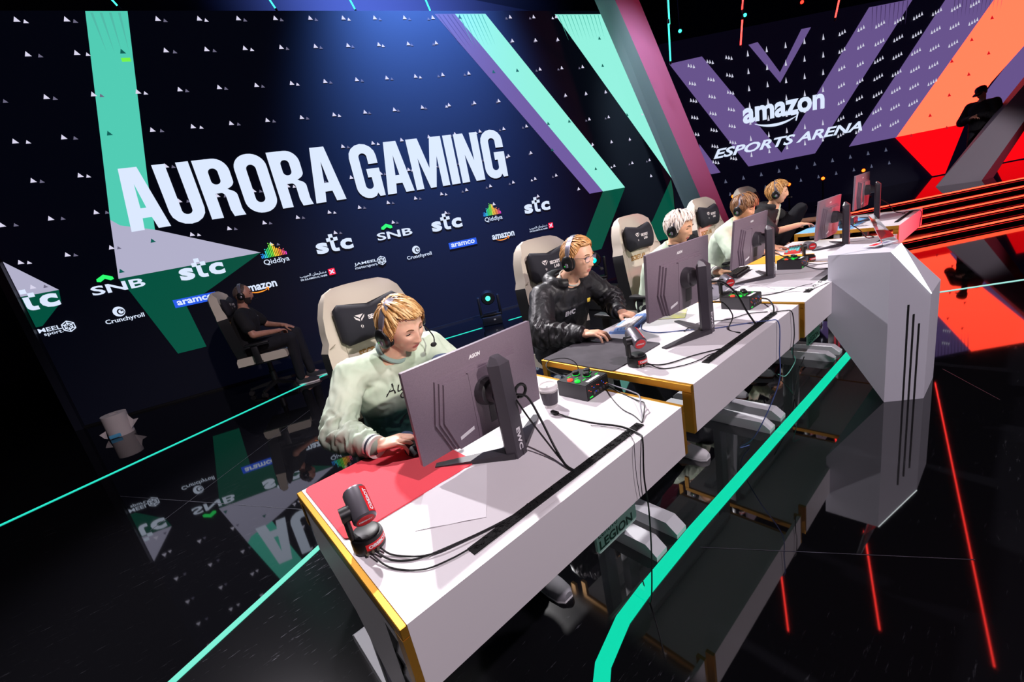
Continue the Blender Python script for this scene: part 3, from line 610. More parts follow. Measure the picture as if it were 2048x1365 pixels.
# ================================================================== MONITORS
M_mon = mat('monitor_grey', (124, 108, 120), .36, .0, .5, c2=(114, 100, 112), noise_scale=300)
M_mond = mat('monitor_dark', (58, 54, 60), .45)
M_lab = mat('label_white', (232, 230, 232), .5)
M_scrn = emi('lit_game_screen', (60, 70, 90), .8)
def make_monitor(loc, hc, yaw, tilt, label, hook=False, fy=90):
    root = empty('monitor', loc, label, 'monitor', 'monitors on the desk row', yaw); W, Hh = .55, .325
    T = Matrix.Translation((0, .125, hc)) @ Matrix.Rotation(-tilt, 4, 'X') @ Matrix(((1, 0, 0, 0), (0, 0, -1, 0), (0, 1, 0, 0), (0, 0, 0, 1)))    # (u, v, out of the back)
    g = G(); g.prism(rr(-W / 2, -Hh / 2, W / 2, Hh / 2, .004), .014, T @ Matrix.Translation((0, 0, -.014)), 0); ho = g.build('housing', M_mon, root)
    g = G(); g.prism(rr(-W / 2 + .006, -Hh / 2 + .012, W / 2 - .006, Hh / 2 - .006, .002), .001, T @ Matrix.Translation((0, 0, -.0152))); g.build('screen', M_scrn, root, smooth=0)
    hx = [(-.175, .095), (.175, .095), (.205, -.045), (.16, -.158), (-.16, -.158), (-.205, -.045)]
    g = G()
    for q in range(3):
        k = 1 - .055 * q; g.prism([(x * k, (y + .03) * k - .03 if y > -.15 else y) for x, y in hx][::-1], .010 + .009 * q, T)
    g.prism([(-.06, .085), (-.06, -.155), (.075, -.155), (.075, .085)], .0295, T); g.build('rear_shell', M_mon, root, smooth=0)
    g = G(); g.prism([(.0, -.06), (.055, -.06), (.055, -.125), (.0, -.125)], .0305, T); g.build('port_recess', M_mond, root, smooth=0); g = G(); g.cyl(T @ V((-.04, -.025, .029)), T @ V((-.04, -.025, .031)), .005, n=12); g.build('menu_button', M_black, root, smooth=0)
    g = G(); g.prism([(-.135, -.115), (-.075, -.103), (-.075, -.115), (-.135, -.127)][::-1], .0292, T); g.build('label_sticker', M_lab, root, smooth=0); g = G(); put_text(g, 'AGON', -.026, .026, .117, .131, T @ Matrix.Translation((0, 0, .0006)), 0, .05, .3)
    g.build('maker_mark', M_lab, root, smooth=0)
    # neck, pillar, feet
    g = G(); c = T @ V((0, 0, .028)); e = V((0, .012, hc)); g.tube([c, c + (e - c) * .45, c + (e - c) * .5, c + (e - c) * .9], [.052, .046, .036, .034], 22); g.build('neck', M_mond, root)
    hp = .365; poly6 = [(-.036, .008), (-.014, -.021), (.034, -.017), (.036, .010), (.026, .020), (-.03, .022)]
    g = G(); g.prism(poly6, hp - .03, Matrix.Identity(4), 0)
    o = len(g.v); k = .45
    g.add([(x, y, hp - .03) for x, y in poly6] + [(x * k + .0, y * k + .006, hp - .012 + (.010 if y > 0 else 0)) for x, y in poly6], [(j, (j + 1) % 6, 6 + (j + 1) % 6, 6 + j) for j in range(6)] + [(6, 7, 8, 9, 10, 11)])
    g.box((.028, .0, .20), (.03, .03, .05), bev=.008); pi_ = g.build('pillar', mat('pillar_graphite', (66, 61, 69), .4), root, smooth=20)
    g = G(); put_text(g, 'EWC', .115 - .095, .115 - .015, -.009, .009, Matrix(((0, 1, 0, .012), (0, .083, -1, -.0192), (-1, 0, 0, .125), (0, 0, 0, 1))), 0, .045); g.build('white_lettering', M_lab, pi_, smooth=0)
    for fa_ in (fy + 52, fy - 52):
        tx, ty = .285 * cos(RAD(fa_)), .285 * sin(RAD(fa_))
        a = V((0, .004, .010)); t = V((tx, ty, .004)); d = (t - a).normalized(); n = V((-d.y, d.x, 0))
        g = G(); g.loft([[a + n * .030 + V((0, 0, .012)), a - n * .030 + V((0, 0, .012)), a - n * .03 - V((0, 0, .009)), a + n * .03 - V((0, 0, .009))], [t + n * .013 + V((0, 0, .003)), t - n * .013 + V((0, 0, .003)), t - n * .013 - V((0, 0, .0035)), t + n * .013 - V((0, 0, .0035))]]); g.build('stand_foot', M_mond, root, smooth=0)
    if hook:
        g = G(); g.tube([V((.036, -.004, .215)) + V((.004 + .024 * (1 - cos(t)), -.004, .022 * sin(t))) for t in [k * .45 for k in range(0, 13)]], .0055, 8); g.build('cable_hook', M_black, root)
    return root
make_monitor((.763, 1.073, .72), .228, .037, -.055, 'nearest monitor seen from behind, over the red mouse mat', True, 82)
make_monitor((1.998, 1.003, .7714), .281, -.038, -.064, 'second monitor from the camera, behind the pan tilt webcam on the black mat desk', False, 114)
make_monitor((3.272, 1.168, .758), .277, .0, -.11, 'third monitor from the camera, hiding the chest of the light green shirt player')
make_monitor((4.60, 1.048, .735), .25, -.03, -.08, 'fourth monitor, narrow from this side, just left of the acrylic sign')
make_monitor((5.68, 1.046, .80), .295, .006, -.032, 'farthest monitor, tinted red, at the end of the row')

# ================================================================== WEBCAMS
M_cam = mat('webcam_gunmetal', (112, 108, 116), .34, .6)
M_camb = mat('webcam_black', (22, 22, 24), .4)
M_redp = mat('red_sticker', (226, 24, 34), .45)
M_lens = mat('lens_glass', (6, 6, 10), .08)
def make_webcam(loc, rz, tiltdeg, label, side=1):
    root = empty('pan_tilt_webcam', loc, label, 'webcam', 'pan tilt webcams on the desks', rz)
    g = G(); g.lathe([(.040, 0), (.043, .004), (.043, .034), (.041, .042)], 30); ba = g.build('base', M_camb, root)
    g = G()
    a0_, a1_ = RAD(-62 - 48), RAD(-62 + 48); n = 12; R_ = .0434
    vs = [(R_ * cos(a0_ + (a1_ - a0_) * k / n), R_ * sin(a0_ + (a1_ - a0_) * k / n), z) for z in (.014, .033) for k in range(n + 1)]
    g.add(vs, [(k, k + 1, n + 2 + k, n + 1 + k) for k in range(n)], 0); vs, fs, _ = text_mesh('OBSBOT', .05)
    g.add([((R_ + .0003) * cos(a0_ + .15 + (a1_ - a0_ - .3) * v.x), (R_ + .0003) * sin(a0_ + .15 + (a1_ - a0_ - .3) * v.x), .0185 + v.y * .010) for v in vs], fs, 1)
    g.build('red_band', [M_redp, M_lab], ba, smooth=0, fix=False)
    g = G(); g.lathe([(.036, .0425), (.036, .049), (.030, .052)], 28); g.build('turntable', M_black, root)
    g = G()
    for q in range(3): g.cyl((-.016 + q * .014, -.040, .012), (-.016 + q * .014, -.050, .012), .0045, n=8)
    g.build('plugs', mat('plug_metal', (120, 116, 100), .35, .8), root)
    g = G(); g.box((-.036 * side, 0, .082), (.016, .034, .075), bev=.007); g.cyl((-.046 * side, 0, .118), (-.020 * side, 0, .118), .021, n=20); g.build('arm', M_camb, root)
    T = Matrix.Translation((.006 * side, 0, .121)) @ Matrix.Rotation(RAD(tiltdeg), 4, 'X')
    g = G(); prof = [(.027, -.042), (.031, -.038), (.031, .044), (.028, .050), (.0, .050)]
    rings = [[T @ V((max(r, 1e-4) * cos(2 * pi * k / 28), z, max(r, 1e-4) * sin(2 * pi * k / 28))) for k in range(28)] for r, z in prof]; g.loft(rings); hd = g.build('camera_head', M_cam, root)
    g = G(); g.cyl(T @ V((0, .049, 0)), T @ V((0, .0535, 0)), .018, n=20); g.build('lens', M_lens, hd)
    g = G(); g.cyl(T @ V((0, -.0415, 0)), T @ V((0, -.0428, 0)), .0235, n=28); TT = T @ Matrix(((1, 0, 0, 0), (0, 0, -1, -.0432), (0, 1, 0, 0), (0, 0, 0, 1))); put_text(g, 'OBSBOT', -.018, .018, -.004, .004, TT, 1, .05); g.build('red_disc', [M_redp, M_lab], hd, smooth=0)
    # red side stripe with the maker's name
    g = G(); R2 = .0314; n = 6; b0, b1 = (RAD(22), RAD(64)) if side > 0 else (RAD(168), RAD(208))
    def cp(a, y, r): return T @ V((r * cos(a), y, r * sin(a)))
    vs = [cp(b0 + (b1 - b0) * k / n, y, R2) for y in (-.036, .042) for k in range(n + 1)]; g.add(vs, [(k, k + 1, n + 2 + k, n + 1 + k) for k in range(n)])
    vs, fs, _ = text_mesh('OBSBOT', .05); g.add([cp(b0 + (b1 - b0) * (.25 + .5 * v.y), -.032 + .066 * v.x, R2 + .0003) for v in vs], fs, 1)
    g.build('red_stripe', [M_redp, M_lab], hd, smooth=0, fix=False)
    return root
make_webcam((.236, 1.088, .72), RAD(-8), 34, 'webcam on the nearest desk beside the red mat, its head tilted up')
make_webcam((1.512, 1.085, .7714), RAD(-30), 24, 'webcam with a red disc beside the black mouse mat')
make_webcam((2.66, 1.20, .758), RAD(-42), 10, 'webcam behind the mixer box on the third desk')
make_webcam((3.93, 1.129, .735), RAD(-50), 2, 'webcam on the fourth desk in front of the orange mat')
make_webcam((5.20, 1.20, .80), RAD(-50), 4, 'small webcam on the farthest desk, half hidden behind the fourth monitor')

# ================================================================== MIXER BOXES
M_boxm = mat('mixer_steel', (70, 68, 72), .45, .3)
M_boxp = mat('mixer_panel', (18, 18, 20), .5)
E_g = emi('led_green', (30, 235, 70), 1.1); E_r2 = emi('led_red', (255, 84, 60), 1.1); E_am = emi('led_amber', (255, 190, 40), 1.0); E_bl = emi('led_blue', (60, 90, 255), 1.0)
def make_mixer(loc, rz, label):
    root = empty('audio_mixer_box', loc, label, 'mixer box', 'audio mixer boxes on the desks', rz); W, D, Hh = .155, .15, .066      # local x = knob row axis
    g = G(); g.loft([[(-W / 2, -D / 2, 0), (W / 2, -D / 2, 0), (W / 2, D / 2, 0), (-W / 2, D / 2, 0)], [(-W / 2, -D / 2, Hh), (W / 2, -D / 2, Hh), (W / 2, D / 2, Hh), (-W / 2, D / 2, Hh)]]); g.build('case', M_boxm, root, smooth=0)
    g = G(); g.box((0, 0, Hh + .0015), (W - .004, D - .004, .003)); g.box((W / 2 + .001, 0, Hh / 2), (.002, D - .006, Hh - .006)); g.build('panel', M_boxp, root, smooth=0)
    for k, (x, y) in enumerate(((-.042, .012), (-.012, .052), (.012, .018))):
        g = G(); g.lathe([(.0165, Hh + .003), (.0165, Hh + .0045)], 22, M=Matrix.Translation((x, y, 0))); g.build('knob_ring', (E_am, E_g, E_g)[k] if k else E_g, root)
        g = G(); g.lathe([(.015, Hh + .003), (.0145, Hh + .018), (.012, Hh + .020)], 22, M=Matrix.Translation((x, y, 0))); g.build('knob', M_black, root)
    for x, y, e in ((-.022, -.052, E_r2), (.018, -.052, E_g)):
        g = G(); g.lathe([(.0125, Hh + .003), (.0125, Hh + .009), (.008, Hh + .012)], 18, M=Matrix.Translation((x, y, 0))); g.build('lit_button', e, root)
    for x, y in ((-.05, -.025), (-.01, -.025), (.03, -.022), (.04, .05)): g = G(); g.box((x, y, Hh + .0035), (.004, .02, .002)); g.build('marker_light', E_g, root, smooth=0)
    g = G(); g.box((.058, -.0, Hh + .0035), (.014, .08, .002)); g.build('paper_label', M_lab, root, smooth=0)
    g = G(); rnd = random.Random(5)
    for q in range(12):
        y = -D / 2 + .015 + .011 * q; z = Hh * rnd.uniform(.35, .85); g.box((W / 2 + .002, y, z), (.003, .0032, .0032), rnd.choice((0, 1, 2, 3, 3, 1)))
    for q in range(5): g.cyl((W / 2, -.03 + q * .022, .022), (W / 2 + .006, -.03 + q * .022, .022), .007, n=10, mi=4)
    g.box((W / 2 + .002, -D / 2 + .025, .011), (.002, .02, .005), 0)
    g.build('side_indicators', [E_g, E_r2, E_am, E_bl, mat('jack_metal', (110, 108, 110), .3, .8)], root, smooth=0)
    return root
MB = [(1.27, 1.20, .72, RAD(-88), 'black mixer box with glowing knobs beside the coffee cup'), (2.487, 1.045, .7714, RAD(-92), 'mixer box with lit buttons at the right end of the second desk'), (3.60, 1.14, .758, RAD(-90), 'mixer box in front of the orange mat, beside the third monitor'), (5.42, 1.24, .80, RAD(-90), 'mixer box below the farthest monitor')]
for x, y, z, r_, lb in MB: make_mixer((x, y, z), r_, lb)

# ================================================================== MATS, MICE, KEYBOARDS, CUP
def flat_mat(name, pts, z, m, label, th=.004, cat='mouse mat'):
    c = V((sum(p[0] for p in pts) / len(pts), sum(p[1] for p in pts) / len(pts), z)); g = G(); g.prism([(p[0] - c.x, p[1] - c.y) for p in pts], th)
    o = g.build(name, m, None, smooth=0); o.location = c + V((0, 0, .0003)); return tag(o, label, cat)
M_redmat = mat('red_cloth', (240, 74, 86), .85, bump=.15, bscale=600)
rm = flat_mat('mouse_mat', rr(.196, 1.165, .655, 1.575, .02), .72, M_redmat, 'red mouse mat under the hand of the nearest player')
flat_mat('mouse_mat', rr(1.402, 1.135, 1.79, 1.575, .015), .7714, mat('black_cloth', (58, 54, 60), .85, c2=(72, 68, 74), noise_scale=9), 'worn black mouse mat on the second desk')
flat_mat('mouse_mat', rr(2.65, 1.27, 3.1, 1.575, .015), .758, mat('grey_cloth', (112, 108, 118), .85), 'grey mouse mat on the third desk behind the webcam')
flat_mat('mouse_mat', rr(3.875, 1.18, 4.25, 1.57, .012), .735, mat('orange_cloth', (250, 160, 40), .8), 'bright orange mat on the fourth desk')
flat_mat('mouse_mat', rr(5.08, 1.12, 5.9, 1.57, .012), .80, mat('blue_cloth', (120, 182, 232), .8), 'light blue mat on the farthest desk under the fifth player')
def mouse(loc, rz, m, label, m2=None):
    root = empty('computer_mouse', loc, label, 'mouse', None, rz); g = G()
    R_ = []
    for i in range(11):
        t = i / 10; y = -.061 + .122 * t; w_ = .031 * (sin(pi * min(max(t, .06), .94))) ** .45; h = .038 * (sin(pi * (.08 + .84 * t) ** 1.0)) ** .7 * (.8 + .25 * t)
        R_.append([V((w_ * cos(a), y, max(0, h * sin(a)))) for a in [pi * k / 10 for k in range(11)]] + [V((-w_ * .9, y, 0)), V((w_ * .9, y, 0))])
    g.loft(R_); g.build('shell', m, root)
    g = G(); g.cyl((-.004, -.036, .026), (.004, -.036, .026), .009, n=14); g.build('scroll_wheel', M_black, root)
    return root
mouse((.565, 1.45, .7245), RAD(-62 + 90 - 40), mat('mouse_black', (18, 18, 20), .5), 'black mouse under the hand of the nearest player')
mouse((1.735, 1.505, .776), RAD(-8), mat('mouse_silver', (122, 124, 140), .25, .6), 'silver mouse under the hand of the glasses wearer')
mouse((2.93, 1.48, .7625), 0, mat('mouse_black2', (24, 24, 28), .5), 'dark mouse on the grey mat of the third desk')
def keyboard(loc, rz, mc, keysets, label, W=.32, D=.115):
    root = empty('keyboard', loc, label, 'keyboard', None, rz)
    g = G(); g.loft([[(-W / 2, -D / 2, 0), (W / 2, -D / 2, 0), (W / 2, D / 2, 0), (-W / 2, D / 2, 0)], [(-W / 2, -D / 2, .022), (W / 2, -D / 2, .022), (W / 2, D / 2, .013), (-W / 2, D / 2, .013)]]); g.build('case', mc, root, smooth=0)
    gs = G(); nx, ny = 16, 5; px, py = (W - .012) / nx, (D - .012) / ny; rnd = random.Random(3)
    for j in range(ny):
        i = 0
        while i < nx:
            wd_ = 1
            if j == 0 and i == 4: wd_ = 6
            elif i in (0, nx - 2) and j in (1, 2, 3): wd_ = 2
            x = -W / 2 + .006 + (i + wd_ / 2) * px; y = -D / 2 + .006 + (ny - 1 - j + .5) * py if 0 else D / 2 - .006 - (j + .5) * py
            zt = .013 + (.022 - .013) * (D / 2 - y) / D
            k = 1 if (wd_ > 1 or i >= nx - 3) and len(keysets) > 1 else 0
            gs.loft([[(x - wd_ * px * .46, y - py * .46, zt), (x + wd_ * px * .46, y - py * .46, zt), (x + wd_ * px * .46, y + py * .46, zt), (x - wd_ * px * .46, y + py * .46, zt)], [(x - wd_ * px * .36, y - py * .34, zt + .010), (x + wd_ * px * .36, y - py * .34, zt + .010), (x + wd_ * px * .36, y + py * .34, zt + .010), (x - wd_ * px * .36, y + py * .34, zt + .010)]], k)
            i += wd_
    gs.build('keycaps', keysets, root, smooth=0)
    return root
keyboard((2.02, 1.475, .7714), RAD(14), mat('keyboard_blue', (120, 160, 226), .5), [mat('key_cream', (232, 226, 226), .5), mat('key_blue', (140, 176, 232), .5)], 'light blue and cream keyboard under the left hand of the glasses wearer')
keyboard((3.42, 1.47, .758), RAD(6), mat('keyboard_black', (24, 24, 28), .5), [mat('key_black', (30, 30, 34), .5)], 'black keyboard on the third desk between the second and third monitors')
keyboard((4.46, 1.40, .735), RAD(12), mat('keyboard_red', (214, 66, 60), .5), [mat('key_teal', (110, 206, 204), .5), mat('key_red', (226, 80, 70), .5)], 'red and teal keyboard on the fourth desk')
keyboard((.92, 1.46, .72), RAD(2), mat('keyboard_dark', (26, 26, 30), .5), [mat('key_dark', (32, 32, 36), .5)], 'dark keyboard behind the nearest monitor')
# takeaway cup
cup = empty('coffee_cup', (1.10, 1.235, .72), 'takeaway coffee cup with white lid and grey ribbed sleeve', 'cup')
g = G(); g.lathe([(.027, 0), (.029, .012), (.0365, .078)], 30); g.build('paper_cup', mat('cup_white', (226, 222, 220), .6), cup)
g = G(); rg = []
for z, r_ in ((.014, .0302), (.068, .0372)):
    rg.append([V(((r_ + .0007 * (k % 2)) * cos(2 * pi * k / 72), (r_ + .0007 * (k % 2)) * sin(2 * pi * k / 72), z)) for k in range(72)])
g.loft(rg, 0, False); g.build('ribbed_sleeve', mat('sleeve_grey', (86, 82, 88), .8), cup, smooth=0)
g = G(); g.lathe([(.037, .076), (.041, .077), (.041, .083), (.038, .086), (.036, .096), (.033, .098), (.031, .093), (.001, .093)], 30); g.build('lid', mat('lid_white', (236, 232, 230), .4), cup)
g = G(); g.box((-.018, -.012, .0935), (.010, .006, .002), bev=.0009); g.build('sip_hole', M_black, cup)
# loose sheets on the nearest desk
def sheet(x, y, rz, label, w_=.21, h_=.297, z=.7205, m=None):
    g = G(); n = 8
    vs = [(-w_ / 2 + w_ * i / n, -h_ / 2 + h_ * j / n, .0008 + .0016 * sin(i * .8 + j * .5) ** 2) for j in range(n + 1) for i in range(n + 1)]
    fs = [(j * (n + 1) + i, j * (n + 1) + i + 1, (j + 1) * (n + 1) + i + 1, (j + 1) * (n + 1) + i) for j in range(n) for i in range(n)]
    vs += [(v[0], v[1], v[2] - .0006) for v in vs]; N = (n + 1) ** 2; fs += [tuple(N + q for q in f)[::-1] for f in fs]
    g.add(vs, fs); o = g.build('paper_sheet', m or mat('paper', (240, 238, 240), .7), None); o.location = (x, y, z); o.rotation_euler = (0, 0, rz); return tag(o, label, 'paper')
sheet(.505, 1.075, RAD(-38), 'white paper sheet lying on the nearest desk, its corner over the red mat', .20, .27)
sheet(2.95, 1.02, RAD(14), 'white paper on the third desk in front of its monitor', z=.7587)
sheet(3.05, .95, RAD(-12), 'white paper near the brush slot of the third desk', z=.7608)
sheet(4.15, 1.0, RAD(20), 'white paper on the fourth desk behind the lectern', z=.7357)
sheet(4.85, 1.05, RAD(5), 'white paper at the right end of the fourth desk', .2, .25, z=.7357)
yl = sheet(2.28, 1.35, RAD(24), 'yellow and grey printed card on the second desk behind its monitor', .21, .15, z=.7719, m=mat('printed_card', (214, 214, 110), .6, c2=(176, 170, 180), noise_scale=14))

# ================================================================== CABLES
M_cable = mat('cable_black', (14, 14, 15), .5)
def smooth_path(P, n=8):
    P = [V(p) for p in P]; out = []
    for i in range(len(P) - 1):
        a, b, c, d = P[max(i - 1, 0)], P[i], P[i + 1], P[min(i + 2, len(P) - 1)]
        for k in range(n):
            t = k / n; out.append(.5 * (2 * b + (c - a) * t + (2 * a - 5 * b + 4 * c - d) * t * t + (3 * b - a - 3 * c + d) * t ** 3))
    out.append(P[-1]); return out
def cable(P, r, label, m=None, plug=None):
    P = smooth_path(P); o = P[0]; g = G(); g.tube([p - o for p in P], r, 7)
    root = g.build('cable', m or M_cable, None); root.location = o; tag(root, label, 'cable')
    if plug:
        g = G(); d = (P[1] - P[0]).normalized(); g.box((0, 0, 0), plug, bev=.003, M=d.to_track_quat('X', 'Z').to_matrix().to_4x4()); g.build('plug', M_cable, root)
    return root
z1 = .7235
cable([(1.05, 1.165, .729), (1.055, 1.08, z1), (1.065, .98, z1), (1.09, .88, z1), (1.075, .80, z1 + .002), (1.055, .772, .715), (1.03, .765, .60), (1.035, .766, .45), (1.06, .80, .20), (1.05, .82, .01), (1.12, .90, .006)], .0028, 'black lead with a plug by the coffee cup, hanging over the desk front', None, (.034, .016, .011))
cable([(1.045, .98, z1), (1.075, .86, z1), (1.03, .79, z1), (1.005, .771, .715), (.995, .768, .62), (1.0, .768, .53)], .0011, 'hair thin wire hanging down the nearest desk front')
cable([(.232, 1.037, .733), (.25, .98, z1), (.30, .925, z1), (.40, .885, z1), (.50, .856, z1), (.60, .838, z1)], .0026, 'black webcam cable on the nearest desk, rear strand')
cable([(.246, 1.037, .733), (.262, .99, z1), (.32, .91, z1 + .004), (.42, .872, z1 + .004), (.54, .842, z1)], .0024, 'black webcam cable on the nearest desk, middle strand')
cable([(.22, 1.038, .733), (.235, .96, z1), (.285, .885, z1), (.35, .855, z1), (.42, .842, z1)], .0022, 'black webcam cable looping lowest on the nearest desk')
cable([(.80, 1.055, .935), (.835, 1.045, .91), (.835, 1.0, .84), (.82, .94, .765), (.80, .88, .728), (.795, .84, .722)], .004, 'thick black lead from the hook of the nearest monitor into the brush slot')
cable([(.79, 1.05, .92), (.81, 1.03, .85), (.815, .97, .78), (.805, .89, .728), (.80, .84, .722)], .003, 'thinner black lead beside it from the nearest monitor to the slot')
cable([(1.352, 1.20, .745), (1.40, 1.12, .755) if 0 else (1.335, 1.07, .74), (1.31, .98, .745), (1.27, .92, .755), (1.215, .88, .735), (1.16, .838, .722)], .0028, 'grey lead arching from the mixer box to the slot of the nearest desk', mat('cable_grey', (120, 118, 128), .5))
cable([(1.345, 1.16, .74), (1.325, 1.06, z1), (1.29, .95, z1), (1.245, .885, .745), (1.205, .862, .73), (1.15, .835, .722)], .0026, 'black lead from the mixer box into the slot of the nearest desk')
cable([(1.33, 1.13, z1), (1.25, 1.03, z1), (1.20, .95, z1), (1.18, .89, z1), (1.15, .838, .722)], .0018, 'thin black wire curving over the white top beside the mixer box')
cable([(1.235, 1.27, .792), (1.20, 1.33, .835), (1.25, 1.36, .85), (1.33, 1.33, .835), (1.36, 1.30, .79), (1.36, 1.32, .70)], .0022, 'thin black headset wire looping above the mixer box')
z2 = .775
cable([(1.50, 1.035, .784), (1.535, .99, z2), (1.58, .955, z2), (1.68, .915, z2), (1.77, .862, z2), (1.80, .838, z2)], .0026, 'black webcam cable on the second desk, upper loop')
cable([(1.515, 1.035, .784), (1.50, .96, z2), (1.56, .90, z2), (1.64, .868, z2), (1.70, .862, z2), (1.74, .845, z2)], .0022, 'black webcam cable on the second desk, lower loop')
M_bluec = mat('cable_blue', (74, 92, 150), .5)
cable([(2.05, 1.415, .778), (1.96, 1.35, z2), (1.93, 1.24, z2), (2.0, 1.12, z2), (2.06, 1.0, z2), (2.14, .92, z2), (2.22, .82, z2), (2.235, .770, .765), (2.22, .764, .62), (2.20, .766, .45), (2.10, .84, .20), (2.16, .95, .06), (2.28, .95, .01)], .0026, 'blue keyboard cable crossing the second desk and hanging down its front', M_bluec)
cable([(2.02, .99, 1.02), (2.10, .965, 1.0), (2.16, .93, .93), (2.17, .89, .84), (2.17, .85, .774)], .0045, 'thick black lead arching from the second monitor into its slot')
cable([(2.02, .985, .92), (2.09, .965, .90), (2.11, .93, .83), (2.06, .93, z2), (2.02, .86, z2)], .003, 'black lead curling down beside the pillar of the second monitor')
cable([(2.585, 1.02, .80), (2.60, .99, .79), (2.53, .92, .80), (2.43, .86, .79), (2.36, .835, z2)], .004, 'black lead with yellow tag from the mixer box on the second desk')
cable([(2.36, .85, z2), (2.41, .80, z2), (2.42, .77, .762), (2.43, .765, .65), (2.41, .765, .58), (2.44, .775, .50)], .0026, 'black wire hanging over the front of the second desk near the gold divider')
cable([(1.98, 1.12, z2), (2.12, 1.12, z2), (2.22, 1.0, z2), (2.33, .95, z2), (2.38, .87, z2)], .0022, 'thin black wire wandering across the white top of the second desk')
z3 = .762
cable([(2.68, 1.15, .775), (2.78, 1.02, z3), (2.88, .95, z3), (3.0, .90, z3), (3.05, .86, z3)], .003, 'black webcam cable on the third desk')
cable([(2.70, 1.24, .79), (2.78, 1.22, .81), (2.88, 1.12, .80), (2.92, 1.02, z3)], .003, 'white lead arching beside the webcam of the third desk', mat('cable_white', (226, 224, 226), .5))
cable([(3.30, 1.16, .93), (3.36, 1.05, .85), (3.45, .95, z3 + .01), (3.55, .86, z3), (3.60, .84, z3)], .0035, 'black lead running from the third monitor to the lectern side')
cable([(3.68, 1.10, .78), (3.66, 1.0, z3), (3.70, .92, z3), (3.62, .85, z3)], .0026, 'thin black wire from the mixer box of the third desk')
cable([(4.62, 1.02, .90), (4.70, .98, .84), (4.80, .95, .755), (4.9, .92, .74), (5.0, .97, .74)], .004, 'black lead sagging beside the fourth monitor')
cable([(5.72, 1.03, .98), (5.79, .98, .92), (5.83, .94, .84), (5.86, .86, .805)], .004, 'black lead hanging from the farthest monitor')
cable([(5.86, .88, .805), (6.02, .86, .805), (6.05, .77, .79), (6.0, .765, .70), (5.98, .765, .64)], .003, 'black wire running down the red front of the farthest desk')
cable([(2.72, .98, .30), (2.86, .93, .12), (3.0, .95, .02), (3.08, .96, .10), (3.2, .95, .22)], .003, 'black wire drooping under the third desk')
M_tealc = mat('cable_teal', (120, 200, 180), .5)
cable([(2.85, .99, .22), (2.98, .99, .16), (3.06, .96, .24), (3.0, .96, .33), (3.12, .96, .38)], .003, 'pale teal wire drooping under the third desk', M_tealc)

# ================================================================== LECTERN
lec = empty('lectern', (3.3, .62, 0), 'white angular lectern with three dark slits and a glowing white edge', 'lectern')
o = V((3.3, .62, 0)); M_lec = mat('lectern_white', (204, 204, 214), .5)
B1, B2 = V((3.135, .511, 0)), V((3.273, .352, 0))
TL, TF = V((3.125, .80, .918)), V((3.135, .511, .918)); TR = V((3.273, .352, .646)); hb = .32
Ld = V((3.125, .80, .70)); Fd = V((3.137, .511, .34)); LB = V((3.125, .80, .47))
BKL, BKF = V((3.50, .80, .918)), V((3.40, .511, .918)); BKR = V((3.62, .352, .646)); BK2 = V((3.62, .352, 0)); BK1 = V((3.62, .60, 0)); BKB = V((3.55, .80, .47))
q = [p - o for p in (TL, TF, Fd, Ld, B1, LB, TR, B2, BKL, BKF, BKR, BK2, BK1, BKB)]
g = G()
g.add(q, [(0, 1, 2, 3), (3, 2, 4, 5), (1, 6, 7, 4, 2), (0, 8, 9, 1), (9, 10, 6), (6, 10, 11, 7), (4, 7, 11, 12), (5, 4, 12, 13), (0, 3, 5, 13, 8), (8, 13, 12, 11, 10, 9)]); g.build('body', M_lec, lec, smooth=0, fix=False)
g = G(); cen = (TF + BKF + TR) / 3 + V((.0, -.002, .003)) - o; tv = [(p - o) + V((-.001, -.003, .003)) for p in (TF, BKF, TR)]; tv = [tv[0] * .985 + cen * .015, tv[1], tv[2]]
g.add(tv + [p + V((.002, .006, -.004)) for p in tv], [(0, 1, 2), (3, 5, 4), (0, 3, 4, 1), (1, 4, 5, 2), (2, 5, 3, 0)]); g.build('glowing_edge', emi('lectern_light', (240, 250, 252), 4.0, True), lec, smooth=0)
g = G(); ex = (B2 - B1).normalized(); nn = V((ex.y, -ex.x, 0))
for t, zt in ((.48, .60), (.62, .54), (.76, .48)):
    c = B1 + (B2 - B1) * t - o + nn * .0012; g.add([c - ex * .005 + V((0, 0, .0)), c + ex * .005, c + ex * .005 + V((0, 0, zt)), c - ex * .005 + V((0, 0, zt))], [(0, 1, 2, 3)])
g.build('slits', M_ink, lec, smooth=0, fix=False)
M_acr = mat('clear_acrylic', (235, 238, 242), .05, trans=.92, ior=1.3)
sg = empty('acrylic_sign', (3.40, .60, .9185), 'clear slanted acrylic sign with red and dark print standing on the lectern', 'sign')
o2 = V((3.40, .60, .9185)); pA, pB, pC = at_z((1801, 486), .921) - o2, at_z((1768, 494), .921) - o2, at_d((1736, 430), 2.36) - o2; pD = at_d((1747, 428), 2.36) - o2; th = V((.010, .006, .002))
g = G(); g.loft([[pA, pB, pC, pD], [p + th for p in (pA, pB, pC, pD)]]); g.build('acrylic_plate', M_acr, sg, smooth=0)
g = G(); mid = (pA + pC) / 2; g.loft([[pA.lerp(pD, .25), pB.lerp(pC, .25), pB.lerp(pC, .55), pA.lerp(pD, .45)], [p - V((.0, .0015, 0)) for p in (pA.lerp(pD, .25), pB.lerp(pC, .25), pB.lerp(pC, .55), pA.lerp(pD, .45))]]); g.build('red_print', M_redp, sg, smooth=0)
g = G(); g.box((-.03, -.01, .012), (.20, .07, .004), M=Matrix.Rotation(-.35, 4, 'Z')); bp_ = g.build('printed_base', mat('print_white', (232, 230, 234), .3), sg, smooth=0)
